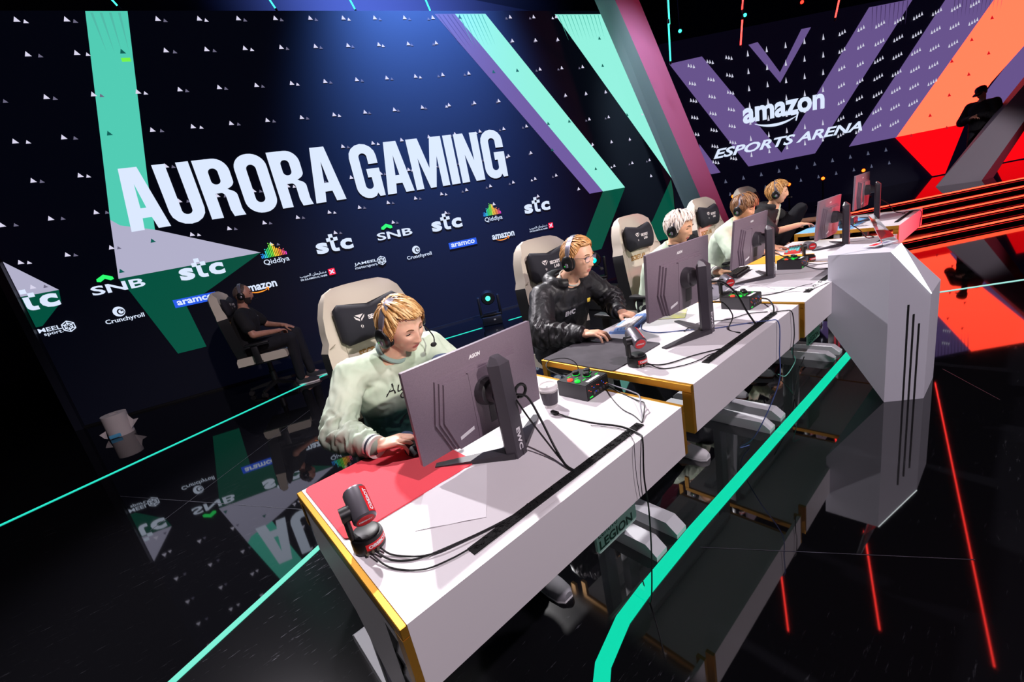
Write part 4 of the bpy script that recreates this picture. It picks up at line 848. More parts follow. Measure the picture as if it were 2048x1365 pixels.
g = G(); Mz = Matrix.Rotation(-.35, 4, 'Z') @ Matrix.Translation((-.03, -.01, .0145)); g.box((-.045, 0, 0), (.07, .028, .001), 0, M=Mz); g.box((.03, .0, 0), (.045, .03, .001), 1, M=Mz); g.box((.075, .0, 0), (.02, .03, .001), 1, M=Mz); g.build('print', [M_redp, mat('print_slate', (96, 100, 140), .4)], bp_, smooth=0)

# paper roll far left on the floor
tp = empty('paper_roll', (-.70, 6.50, 0), 'white paper roll standing on the black floor at far left', 'paper roll')
g = G(); vs, fs = loops_mesh([arc(0, 0, .125, .125, 0, 360, 36)[:-1], arc(0, 0, .045, .045, 0, 360, 20)[:-1]])
rings = [[V((r_ * cos(2 * pi * k / 36), r_ * sin(2 * pi * k / 36), z)) for k in range(36)] for r_, z in ((.115, 0), (.115, .25), (.045, .25), (.045, .0))]; rings.append(rings[0]); g.loft(rings, 0, False); g.build('roll', mat('tissue', (186, 176, 176), .9), tp)
g = G(); g.loft([[(.10, -.03, .22), (.102, -.03, .22), (.10, -.07, .04), (.098, -.07, .04)], [(.14, -.06, .13), (.142, -.06, .13), (.185, -.03, .12), (.183, -.03, .122)]]); g.build('loose_end', mat('tissue', (186, 176, 176), .9), tp, smooth=0); g = G(); g.loft([[(-.11, -.06, .10), (-.11, -.062, .10), (-.12, -.07, .01), (-.12, -.072, .01)], [(-.17, -.06, .08), (-.17, -.062, .08), (-.14, -.09, .03), (-.14, -.092, .03)]]); g.build('loose_end', mat('tissue', (186, 176, 176), .9), tp, smooth=0)
g = G(); g.box((-.05, -.114, .025), (.10, .012, .04), bev=.004); g.build('blue_tape', mat('tape_blue', (70, 150, 190), .6), tp)
# ================================================================== PEOPLE
def remesh(g, voxel, smooth_it=4, keep=None):
    """union the overlapping shells of g into one continuous surface; keep(p) -> 0..1 smoothing weight"""
    me = bpy.data.meshes.new('tmp'); me.from_pydata([tuple(p) for p in g.v], [], g.f)
    bm = bmesh.new(); bm.from_mesh(me); bmesh.ops.recalc_face_normals(bm, faces=bm.faces[:]); bm.to_mesh(me); bm.free()
    o = bpy.data.objects.new('tmp', me); COL.objects.link(o)
    md = o.modifiers.new('r', 'REMESH'); md.mode = 'VOXEL'; md.voxel_size = voxel; md.adaptivity = 0
    bpy.context.view_layer.update()
    m2 = bpy.data.meshes.new_from_object(o.evaluated_get(bpy.context.evaluated_depsgraph_get()))
    o.modifiers.clear(); o.data = m2; bpy.data.meshes.remove(me)
    if smooth_it:
        vg = o.vertex_groups.new(name='s'); buck = {}
        for v in m2.vertices:
            w_ = 1.0 if keep is None else keep(v.co); buck.setdefault(round(w_, 1), []).append(v.index)
        for w_, ix in buck.items(): vg.add(ix, w_, 'REPLACE')
        md = o.modifiers.new('s', 'SMOOTH'); md.factor = .5; md.iterations = smooth_it; md.vertex_group = 's'
        bpy.context.view_layer.update()
        m3 = bpy.data.meshes.new_from_object(o.evaluated_get(bpy.context.evaluated_depsgraph_get())); o.data = m3; bpy.data.meshes.remove(m2); m2 = m3
    bpy.data.objects.remove(o)
    return m2
def as_obj(me, name, mats, parent, smooth=True):
    me.materials.clear()
    for m in mats: me.materials.append(m)
    me.polygons.foreach_set('use_smooth', [smooth] * len(me.polygons)); me.name = name
    o = bpy.data.objects.new(name, me); COL.objects.link(o); o.parent = parent; return o
def wrinkle(me, amp, fr, ridge=1.0, seed=0, wfun=None):
    me.update(); ns = [v.normal.copy() for v in me.vertices]; off = V((seed * 3.1, seed * 1.7, seed * .9))
    for v, n in zip(me.vertices, ns):
        p = v.co * fr + off; q = V((p.x, p.y, p.z * .55)) + V((noise.noise(p * .6), noise.noise(p * .6 + V((9, 2, 4))), 0)) * .9
        a = noise.noise(q); d = (1 - abs(a) * 2.6) * ridge + a * (1 - ridge); d = max(-1, d)
        v.co += n * amp * d * (wfun(v.co) if wfun else 1)
    me.update()

def ss(a, b, x):
    t = min(1, max(0, (x - a) / (b - a))); return t * t * (3 - 2 * t)
def head_point(d, f):
    """d unit direction (face towards -y) -> point on the head surface"""
    x, y, z = d.x, d.y, d.z
    px, py, pz = .0755 * x, .097 * y, .117 * z
    # skull: fuller at the back and top
    if py > 0: py *= 1.02; pz += 0
    lo = ss(.02, -.11, pz)
    px *= 1 - .23 * lo * f.get('jaw', 1)
    if py > 0: py *= 1 - .42 * lo
    if pz < 0: pz *= 1.02
    if y < 0:        # face plane
        k = -y; py = -.097 * (k ** .78) * (1 - .05 * lo)
        ga = lambda u, s: math.exp(-(u / s) ** 2)
        ax = abs(px)
        t = (.022 - pz) / .055
        if -.0 < t <= 1.25:
            pr = (t if t <= 1 else max(0, 1 - (t - 1) / .25)); py -= .021 * f.get('nose', 1) * (pr ** 1.15) * ga(px, .0085 + .003 * pr) * k
        py -= .008 * ga(ax - .012, .006) * ga(pz + .029, .006) * k
        py -= .006 * ga(px, .008) * ga(pz - .012, .02)
        py += .0105 * ga(ax - .030, .015) * ga(pz - .013, .0105) * k
        py -= .0045 * ga(ax - .026, .018) * ga(pz - .031, .006)
        py -= .004 * ga(ax - .042, .014) * ga(pz + .012, .014)
        py += .003 * ga(ax - .042, .012) * ga(pz + .045, .016)
        py -= .0065 * ga(px, .019) * ga(pz + .0555, .0045) + .0075 * ga(px, .016) * ga(pz + .0665, .005)
        py += .0042 * ga(px, .022) * ga(pz + .061, .0022)
        py += .004 * ga(px, .02) * ga(pz + .078, .006)
        py -= .010 * ga(px, .020) * ga(pz + .098, .014)
    return V((px, py, pz))
def head_geo(g, M, f):
    n, m = 72, 60; rings = []
    for i in range(m + 1):
        th = pi * (i + (.02 if i == 0 else -.02 if i == m else 0)) / m
        rings.append([M @ head_point(V((sin(th) * sin(2 * pi * j / n), -sin(th) * cos(2 * pi * j / n), -cos(th))), f) for j in range(n)])
    g.loft(rings)
    R3 = M.to_3x3()
    for s in (-1, 1):
        g.ball(M @ V((s * .0745, .014, -.004)), (.008, .017, .029), n=12, m=8, R=R3)
        g.ball(M @ V((s * .031, -.0735, .0185)), (.0150, .0105, .0058), n=14, m=8, R=R3)     # upper lid
        g.ball(M @ V((s * .031, -.0735, .0045)), (.0130, .0085, .0040), n=14, m=8, R=R3)     # lower lid

def hand(g, w, d, up, side, curl=(20, 30, 25), spread=1.0, thumb=(.62, .62, -.35), scale=1.0, per=(0, 0, 0, 0)):
    w = V(w); d = V(d).normalized(); up = V(up); up = (up - d * up.dot(d)).normalized(); l = d.cross(up).normalized() * side; k = scale   # l: thumb side
    g.ball(w + d * .052 * k, (.050 * k, .040 * k, .0155 * k), n=18, m=10, R=Matrix((d, l, up)).transposed())
    g.cone(w - d * .02, w + d * .03 * k, .026 * k, .026 * k)
    LAT = (.031, .0105, -.0105, -.030); FWD = (.090, .096, .092, .083); LEN = ((.041, .025, .021), (.045, .028, .022), (.042, .026, .021), (.033, .020, .018))
    for i in range(4):
        b = w + d * FWD[i] * k + l * LAT[i] * k - up * .002
        g.cone(w + d * .02 * k + l * LAT[i] * .7 * k, b, .013 * k, .0108 * k)
        an = 0; fan = RAD((8, 2, -4, -11)[i] * spread); p = b
        for j in range(3):
            an += RAD(curl[j] + per[i])
            t = (d * cos(fan) + l * sin(fan)) * cos(an) - up * sin(an)
            q = p + t * LEN[i][j] * k; r0 = (.0095, .0085, .0077)[j] * k * (.88 if i == 3 else 1); g.cone(p, q, r0, r0 * .9, 12); p = q
    b = w + d * .022 * k + l * .026 * k - up * .004; t = (d * thumb[0] + l * thumb[1] + up * thumb[2]).normalized(); p = b
    for j, (L_, r0) in enumerate(((.045, .0135), (.033, .0108), (.026, .0098))):
        q = p + t * L_ * k; g.cone(p, q, r0 * k, r0 * .86 * k, 12); p = q; t = (t + d * .35 - l * .18).normalized()
    return g
def torso_rings(g, hip, chest, neck, lat, sc=1.0, inf=0.0):
    hip, chest, neck = V(hip), V(chest), V(neck); lat = V(lat).normalized(); rings = []
    prof = ((-.10, .148, .112), (.0, .160, .115), (.25, .148, .108), (.5, .150, .110), (.75, .166, .120), (1.0, .178, .116))
    up1 = chest - hip
    for t, hw, hd in prof:
        c = hip + up1 * t; f_ = lat.cross(up1.normalized()); rings.append((c, (hw + inf) * sc, (hd + inf) * sc, f_))
    u2 = neck - chest
    for t, hw, hd in ((.35, .165, .098), (.65, .120, .080), (1.0, .062, .060)):
        c = chest + u2 * t; rings.append((c, (hw + inf) * sc, (hd + inf) * sc, lat.cross(u2.normalized())))
    R_ = []
    for c, a, b, f_ in rings:
        ring = []
        for k in range(28):
            th = 2 * pi * k / 28; cx, sy = cos(th), sin(th); ring.append(c + lat * (a * math.copysign(abs(cx) ** .8, cx)) + f_ * (b * math.copysign(abs(sy) ** .9, sy)))
        R_.append(ring)
    g.loft(R_)
M_skin = {}
def skin(name, c, lip):
    m = mat('skin_' + name, c, .48, c2=tuple(max(0, q - 14) for q in c), noise_scale=18); m.node_tree.nodes['Principled BSDF'].inputs['Subsurface Weight'].default_value = .12
    m.node_tree.nodes['Principled BSDF'].inputs['Subsurface Radius'].default_value = (.012, .004, .002)
    return m, mat('lip_' + name, lip, .45)
M_eye = mat('eye_white', (220, 214, 210), .25); M_iris = mat('iris_grey', (58, 66, 74), .2); M_pupil = mat('pupil', (8, 8, 8), .2)

def hair_mesh(M, f, style, mats, parent, name='hair'):
    g = G(); rnd = random.Random(style.get('seed', 1)); infl = style.get('cap', 1.05); off = style.get('off', .006)
    crown = V(style.get('crown', (.1, .35, .93))).normalized(); sweep = V(style.get('sweep', (1, -.2, 0))); sw = style.get('sw', .6)
    front = style.get('front', 38); sidel = style.get('side', -8); back = style.get('back', -32)
    def line(d):          # lowest elevation of the hairline in this direction
        az = math.degrees(math.atan2(abs(d.x), -d.y))      # 0 front, 90 side, 180 back
        if az < 50: return front - style.get('part', 0) * d.x
        if az < 85: return front + (sidel - front) * (az - 50) / 35
        if az < 110: return sidel
        return sidel + (back - sidel) * (az - 110) / 70
    def elev(d): return math.degrees(math.asin(max(-1, min(1, d.z))))
    def surf(d, h): p = head_point(d, {'jaw': 1, 'nose': 0}); return p * 1.0 + d * h
    # scalp shell
    n, m = 48, 30; rings = []
    for i in range(m + 1):
        th = pi * (i + (.02 if i == 0 else -.02 if i == m else 0)) / m; ring = []
        for j in range(n):
            d = V((sin(th) * sin(2 * pi * j / n), -sin(th) * cos(2 * pi * j / n), -cos(th))); e = elev(d) - line(d)
            ring.append(M @ surf(d, off * ss(-6, 8, e) - .014 * (1 - ss(-9, 1, e))))
        rings.append(ring)
    g.loft(rings, 0)
    N = style.get('n', 420) * 2; ga_ = pi * (3 - 5 ** .5)
    for i in range(N * 2):
        z = 1 - 2 * (i + .5) / (N * 2); r_ = (1 - z * z) ** .5; a = ga_ * i
        d = V((r_ * cos(a), r_ * sin(a), z)); e = elev(d) - line(d)
        if e < 1: continue
        if style.get('top_only') and False: continue
        fr = max(0, -d.y) * ss(-.1, .5, d.z)
        t = (d - crown); t = t - d * t.dot(d)
        if t.length < .05: t = d.orthogonal()
        t = t.normalized() * (1 - sw * fr) + (sweep - d * sweep.dot(d)) * sw * fr
        t = (t - d * t.dot(d)).normalized()
        j_ = V((rnd.uniform(-1, 1), rnd.uniform(-1, 1), rnd.uniform(-1, 1))) * style.get('mess', .25); t = (t + j_ - d * (t + j_).dot(d)).normalized()
        L_ = style.get('len', .75) * rnd.uniform(.7, 1.2) * (style.get('topk', 1.0) if d.z > .4 else style.get('sidek', .8)); vol = style.get('vol', .012) * rnd.uniform(.5, 1.3) * (.4 + .9 * max(0, d.z))
        P = []; dd = d.copy(); low = style.get('fringe', -14)
        for s in range(7):
            u = s / 6; h = off * .7 + vol * sin(pi * min(1, u * .85 + .1)) + .001
            P.append(M @ surf(dd, h)); ax = dd.cross(t).normalized(); q = Matrix.Rotation(L_ / 6, 3, ax)
            dn = q @ dd
            if elev(dn) < line(dn) + low: break
            dd = dn; t = (q @ t).normalized(); t = (t + V((0, 0, -.06)) - dd * (t + V((0, 0, -.06))).dot(dd)).normalized()
        if len(P) < 3: continue
        k = len(P); wd = style.get('w', .0085) * .62 * rnd.uniform(.7, 1.3); c = M @ V((0, 0, 0)); up = (P[1] - c).normalized()
        g.tube(P, [wd * (.5 + .5 * sin(pi * min(1, .25 + .6 * q / (k - 1)))) * (1 if q < k - 1 else .25) for q in range(k)], 6, rnd.choice((0, 0, 1)), .38, up=up)
    return g.build(name, mats, parent, None, smooth=60, fix=False)

def sub(o, p): return V(o) - V(p)
def face_parts(M, root, f, browm, gaze=(0, -.25), lash=True):
    R3 = M.to_3x3()
    for s in (-1, 1):
        c = V((s * .031, -.0715, .0125)); g = G(); g.ball(M @ c, .0115, n=18, m=12)
        gz = V((gaze[0], -1, gaze[1])).normalized(); Rg = gz.to_track_quat('Z', 'Y').to_matrix()
        for r_, h, mi in ((.0056, .0105, 1), (.0026, .0110, 2)):
            g.lathe([(r_, h - .001), (r_ * .92, h + .0006)], 14, mi, M @ Matrix.Translation(c) @ Rg.to_4x4())
        g.build('eye', [M_eye, M_iris, M_pupil], root)
        g = G(); P = [M @ (head_point(V((s * x, y, z)).normalized(), f) + V((0, -.0015, 0))) for x, y, z in ((.19, -.95, .28), (.30, -.92, .315), (.42, -.87, .325), (.56, -.80, .29))]
        g.tube(P, [.0028, .0048, .0046, .0020], 6, 0, .6); g.build('eyebrow', browm, root)
        if lash:
            g = G(); g.tube([M @ V((s * x, y, z)) for x, y, z in ((.0175, -.0800, .0125), (.024, -.0842, .0135), (.031, -.0850, .0135), (.038, -.0830, .0125), (.0455, -.0760, .0110))], [.0010, .0020, .0022, .0020, .0010], 5); g.build('eyelashes', M_pupil, root)
def make_headset(M, label, mic=True, rx=.0, band=1.0, tilt=8, led=True):
    c = M @ V((0, 0, 0)); root = empty('headset', c, label, 'headset', 'headsets worn by the players'); T = Matrix.Translation(-c) @ M @ Matrix.Rotation(RAD(-tilt), 4, 'X')
    mb, mg = mat('headset_black', (17, 17, 19), .35), mat('headset_silver', (128, 124, 138), .3, .5)
    g = G(); rings = []; W_ = .096 * band; Ht = .143 * band
    for k in range(25):
        a = RAD(4 + 172 * k / 24); ca, sa = cos(a), sin(a); p = V((W_ * ca, 0, Ht * sa - .012)); n_ = V((ca, 0, sa)); hw = .017 if 2 < k < 22 else .013
        rings.append([T @ (p + n_ * u + V((0, v, 0))) for u, v in ((.006, hw * .8), (.006, -hw * .8), (.002, -hw), (-.004, -hw * .8), (-.004, hw * .8), (.002, hw))])
    g.loft(rings); hb_ = g.build('headband', mg, root, None)
    g = G(); rings = []
    for k in range(19):
        a = RAD(22 + 136 * k / 18); ca, sa = cos(a), sin(a); p = V(((W_ - .006) * ca, 0, (Ht - .006) * sa - .012)); n_ = V((ca, 0, sa))
        rings.append([T @ (p + n_ * u + V((0, v, 0))) for u, v in ((.002, .017), (.002, -.017), (-.008, -.015), (-.008, .015))])
    g.loft(rings); g.build('head_pad', mb, hb_)
    for s in (-1, 1):
        g = G(); Y = T @ Matrix.Translation((s * .083, .004, -.010)) @ Matrix.Rotation(RAD(90 * s), 4, 'Y')
        el = lambda r1, r2, z: [Y @ V((r1 * cos(2 * pi * k / 28), r2 * sin(2 * pi * k / 28), z)) for k in range(28)]
        g.loft([el(.040, .034, .002), el(.045, .039, .008), el(.045, .039, .020), el(.036, .031, .027), el(.012, .010, .029)]); cup_ = g.build('ear_cup', mb, root)
        g = G(); g.loft([el(.040, .033, -.016), el(.046, .040, -.010), el(.046, .040, .000), el(.040, .034, .003)]); g.build('ear_cushion', M_blackmatte, cup_)
        g = G(); g.tube([T @ V((s * x, y, z)) for x, y, z in ((.096, 0, .012), (.104, .002, .000), (.111, .0, -.016), (.112, -.003, -.030))], [.008, .011, .012, .009], 10, 0, .5, up=(T.to_3x3() @ V((s, 0, 0)))); g.cyl(T @ V((s * .094, 0, .006)), T @ V((s * .094, 0, .036)), .0075, n=10); g.build('yoke', mg, root)
        if led:
            g = G(); g.ball(T @ V((s * .1125, .012, -.022)), (.0018, .006, .0025), n=8, m=6); g.build('status_light', E_g, cup_)
    if mic:
        g = G(); P = smooth_path([T @ V(p) for p in ((.094, -.010, -.036), (.096, -.050, -.062), (.082, -.090, -.076), (.052, -.122, -.078))], 4); g.tube(P, .0028, 6); mb_ = g.build('microphone_boom', mb, root)
        g = G(); g.ball(T @ V((.045, -.126, -.078)), (.014, .010, .010), n=14, m=10); g.build('microphone_foam', M_blackmatte, mb_)
    return root
def head_M(c, yaw=0, pitch=0, roll=0):
    """pitch > 0 nods down, yaw > 0 turns towards +x (the image right)"""
    return Matrix.Translation(c) @ Matrix.Rotation(RAD(yaw), 4, 'Z') @ Matrix.Rotation(RAD(roll), 4, 'Y') @ Matrix.Rotation(RAD(pitch), 4, 'X')
def person(label, base, J, head, f, sk, voxel, clothes, hands, lips=True, hair=None, hairm=None, browm=None, sc=1.0, gaze=(0, -.25), shorts_sleeve=False, lash=True):
    """J: joints in the root's frame; clothes: dict(shirt mats, collar, cuffs, trousers, shoe)"""
    root = empty('person', base, label, 'person'); J = {k: V(v) for k, v in J.items()}; Mh = head_M(*head)
    nb = Mh @ V((0, .022, -.070)); hc = V(head[0])
    g = G(); head_geo(g, Mh, f)
    g.cone(J['neck'], nb, .056 * sc, .050 * sc, 20); g.cone(J['neck'] * .6 + nb * .4 + V((0, 0, 0)), Mh @ V((0, .0, -.062)), .044, .040, 20)
    lat = (J['shL'] - J['shR']); torso_rings(g, J['hip'], J['chest'], J['neck'], lat, sc)
    for s in 'RL':
        g.cone(J['sh' + s], J['el' + s], .050 * sc, .040 * sc, 16); g.cone(J['el' + s], J['wr' + s], .041 * sc, .027 * sc, 16)
        g.cone(J['chest'] * .5 + J['neck'] * .5, J['sh' + s], .07 * sc, .056 * sc, 16)
        sd = (J['wr' + s] - J['el' + s])
        h = hands[s]; hand(g, J['wr' + s], h.get('d', sd), h.get('up', (0, 0, 1)), h.get('side', -1 if s == 'R' else 1), h.get('curl', (20, 30, 25)), h.get('spread', 1), h.get('thumb', (.62, .62, -.35)), h.get('k', 1.0), h.get('per', (0, 0, 0, 0)))
        g.cone(J['hp' + s], J['kn' + s], .082 * sc, .056 * sc, 16); g.cone(J['kn' + s], J['an' + s], .055 * sc, .036 * sc, 16); g.cone(J['an' + s], J['an' + s] + V(h.get('foot', (0, -.10, -.05))), .030, .022, 12)
    wr = [J['wrR'], J['wrL']]
    def keep(p):
        if (p - hc).length < .135 and (Mh.inverted() @ p).z > -.118: return .25
        for w_ in wr:
            if (p - w_).length < .2: return .2
        return 1.0
    me = remesh(g, voxel, 5, keep); body = as_obj(me, 'body', list(sk), root)
    if lips:
        inv = Mh.inverted()
        for p in me.polygons:
            c = p.center
            if (c - hc).length < .13:
                q = inv @ c
                if q.y < -.07 and abs(q.x) < .021 * (1 - .25 * abs(q.z + .061) / .009) and -.071 < q.z < -.052: p.material_index = 1
    face_parts(Mh, root, f, browm or hairm[0], gaze, lash)
    if hair: hair_mesh(Mh, f, hair, hairm, root)
    # upper clothing
    t = clothes; inf = t.get('inf', .014); g = G(); torso_rings(g, J['hip'], J['chest'], J['neck'] + (J['neck'] - J['chest']).normalized() * t.get('neckup', -.012), lat, sc, inf)
    for s in 'RL':
        g.cone(J['chest'] * .5 + J['neck'] * .5, J['sh' + s], .075 * sc + inf * .4, .060 * sc + inf * .6, 16)
        if t.get('short'):
            e = J['sh' + s].lerp(J['el' + s], t['short']); g.cone(J['sh' + s], e, .052 * sc + inf, .056 * sc + inf, 16)
        else:
            cu = J['el' + s].lerp(J['wr' + s], t.get('cuff', .93)); g.cone(J['sh' + s], J['el' + s], .054 * sc + inf * .9, .050 * sc + inf * t.get('slv', 1.0), 16); g.cone(J['el' + s], cu, .050 * sc + inf * t.get('slv', 1.0), .031 * sc + inf * .55, 16)
    if t.get('hood'):
        c = J['neck'] + V((0, .03, -.005)); P = [c + V((.105 * cos(a), .085 * sin(a) + .015, .018 * sin(a))) for a in [RAD(-60 + 300 * k / 16) for k in range(17)]]
        g.tube(P, [.028 + .012 * sin(pi * k / 16) for k in range(17)], 12)
    me = remesh(g, t.get('voxel', .007), 6)
    els = [J['elR'], J['elL']]; hp_ = J['hip']
    def wf(p):
        w_ = .35
        for s in 'RL':
            a, b = J['el' + s], J['wr' + s]; ab = b - a; u = max(-.3, min(1, (p - a).dot(ab) / ab.length_squared)); dd_ = (p - (a + ab * u)).length
            if dd_ < .11: w_ = max(w_, 1 - ss(.06, .12, dd_) * .6)
        return min(1, w_ + .45 * ss(.22, .0, (p - hp_).length))
    wrinkle(me, t.get('wamp', .006), t.get('wfr', 16), .8, t.get('seed', 1), wf)
    if not t.get('short'):
        me.update(); ns = [v.normal.copy() for v in me.vertices]; sa = t.get('fold', .0055)
        for v, n_ in zip(me.vertices, ns):
            for s in 'RL':
                a, c_ = J['el' + s], J['wr' + s]; ab = c_ - a; u = (v.co - a).dot(ab) / ab.length_squared
                if -.25 < u < .88:
                    dd_ = (v.co - (a + ab * u)).length
                    if dd_ < .095: v.co += n_ * sa * ss(-.25, .1, u) * ss(.88, .75, u) * sin(u * 34 + 5 * noise.noise(v.co * 11) + 2.5 * noise.noise(v.co * 25))
        me.update()
    sh = as_obj(me, t.get('name', 'shirt'), t['mats'], root)
    if t.get('paint'): t['paint'](me, J)
    if t.get('collar'):
        g = G(); c = J['neck'].lerp(nb, t.get('collar_h', .10)); ax = (nb - J['neck']).normalized(); u = lat.normalized(); u = (u - ax * u.dot(ax)).normalized(); v_ = ax.cross(u)
        g.tube([c + u * (.064 * cos(a)) + v_ * (.064 * sin(a)) for a in [2 * pi * k / 32 for k in range(33)]], t.get('collar_r', .008), 8); g.build('collar', t['collar'], sh)
    if t.get('cuffm') and not t.get('short'):
        for s in 'RL':
            a = J['el' + s].lerp(J['wr' + s], t.get('cuff', .93) - .01); ax = (J['wr' + s] - J['el' + s]).normalized(); g = G(); r_ = .033 * sc + inf * .55
            for k, mi in enumerate(t['cuffm'][1]): g.tube([a - ax * .006 + ax * .012 * k, a + ax * .006 + ax * .012 * k], r_ + .0018, 22, mi)
            g.build('cuff', t['cuffm'][0], sh)
    # trousers and shoes
    g = G()
    for s in 'RL':
        g.cone(J['hp' + s], J['kn' + s], .096 * sc, .068 * sc, 16); g.cone(J['kn' + s], J['kn' + s].lerp(J['an' + s], .98), .068 * sc, .052 * sc, 16)
    g.ball(J['hip'] + V((0, 0, -.02)), (.175 * sc, .135 * sc, .11), n=20, m=12)
    me = remesh(g, .010, 4); wrinkle(me, .004, 14, .7, 3); as_obj(me, 'trousers', [t['trousers']], root)
    for s in 'RL':
        a = J['an' + s]; fd = V(hands[s].get('toe', (0, -1, 0))).normalized(); sd_ = V((-fd.y, fd.x, 0)); g = G(); zz = a.z - .075; rings = []
        for u, w_, h in ((-.075, .026, .06), (-.06, .036, .085), (.0, .038, .09), (.06, .043, .062), (.12, .046, .050), (.17, .040, .042), (.195, .022, .028)):
            c = a + fd * u; c.z = zz; rings.append([c + sd_ * (w_ * cos(q)) + V((0, 0, max(0, h * sin(q)))) for q in [pi * k / 8 for k in range(9)]] + [c - sd_ * w_ * .9, c + sd_ * w_ * .9])
        g.loft(rings); shoe = g.build('shoe', t['shoe'], root)
        g = G(); g.loft([[p - V((0, 0, .002)) for p in [r_[0], r_[8]]] + [V((r_[8].x, r_[8].y, zz - .018)), V((r_[0].x, r_[0].y, zz - .018))] for r_ in rings]); g.build('sole', t.get('sole', M_lab), shoe)
    return root, Mh, sh, body
def decal(s, sh, o, xdir, ydir, w_, h, m, name='lettering', bold=.03, shear=0, back=.3, lift=.002, multi=None):
    """print lettering onto a garment: every vertex is dropped onto the cloth along the print's normal"""
    dg = bpy.context.evaluated_depsgraph_get(); bv = BVHTree.FromPolygons([v.co for v in sh.data.vertices], [list(p.vertices) for p in sh.data.polygons])
    xdir, ydir = V(xdir).normalized(), V(ydir).normalized(); n_ = xdir.cross(ydir).normalized(); g = G()
    for (tx, x0, x1, y0, y1, bd, sr) in (multi or [(s, 0, 1, 0, 1, bold, shear)]):
        vs, fs, _ = text_mesh(tx, bd, sr) if isinstance(tx, str) else (tx[0], tx[1], 1)
        out = []
        for v in vs:
            p = V(o) + xdir * (w_ * (x0 + v.x * (x1 - x0) - .5)) + ydir * (h * (y0 + v.y * (y1 - y0) - .5))
            hit = bv.ray_cast(p + n_ * back, -n_, back * 2.5); out.append(hit[0] + n_ * lift if hit[0] else p)
        g.add(out, fs)
    return g.build(name, m, sh, None, smooth=0, fix=False)
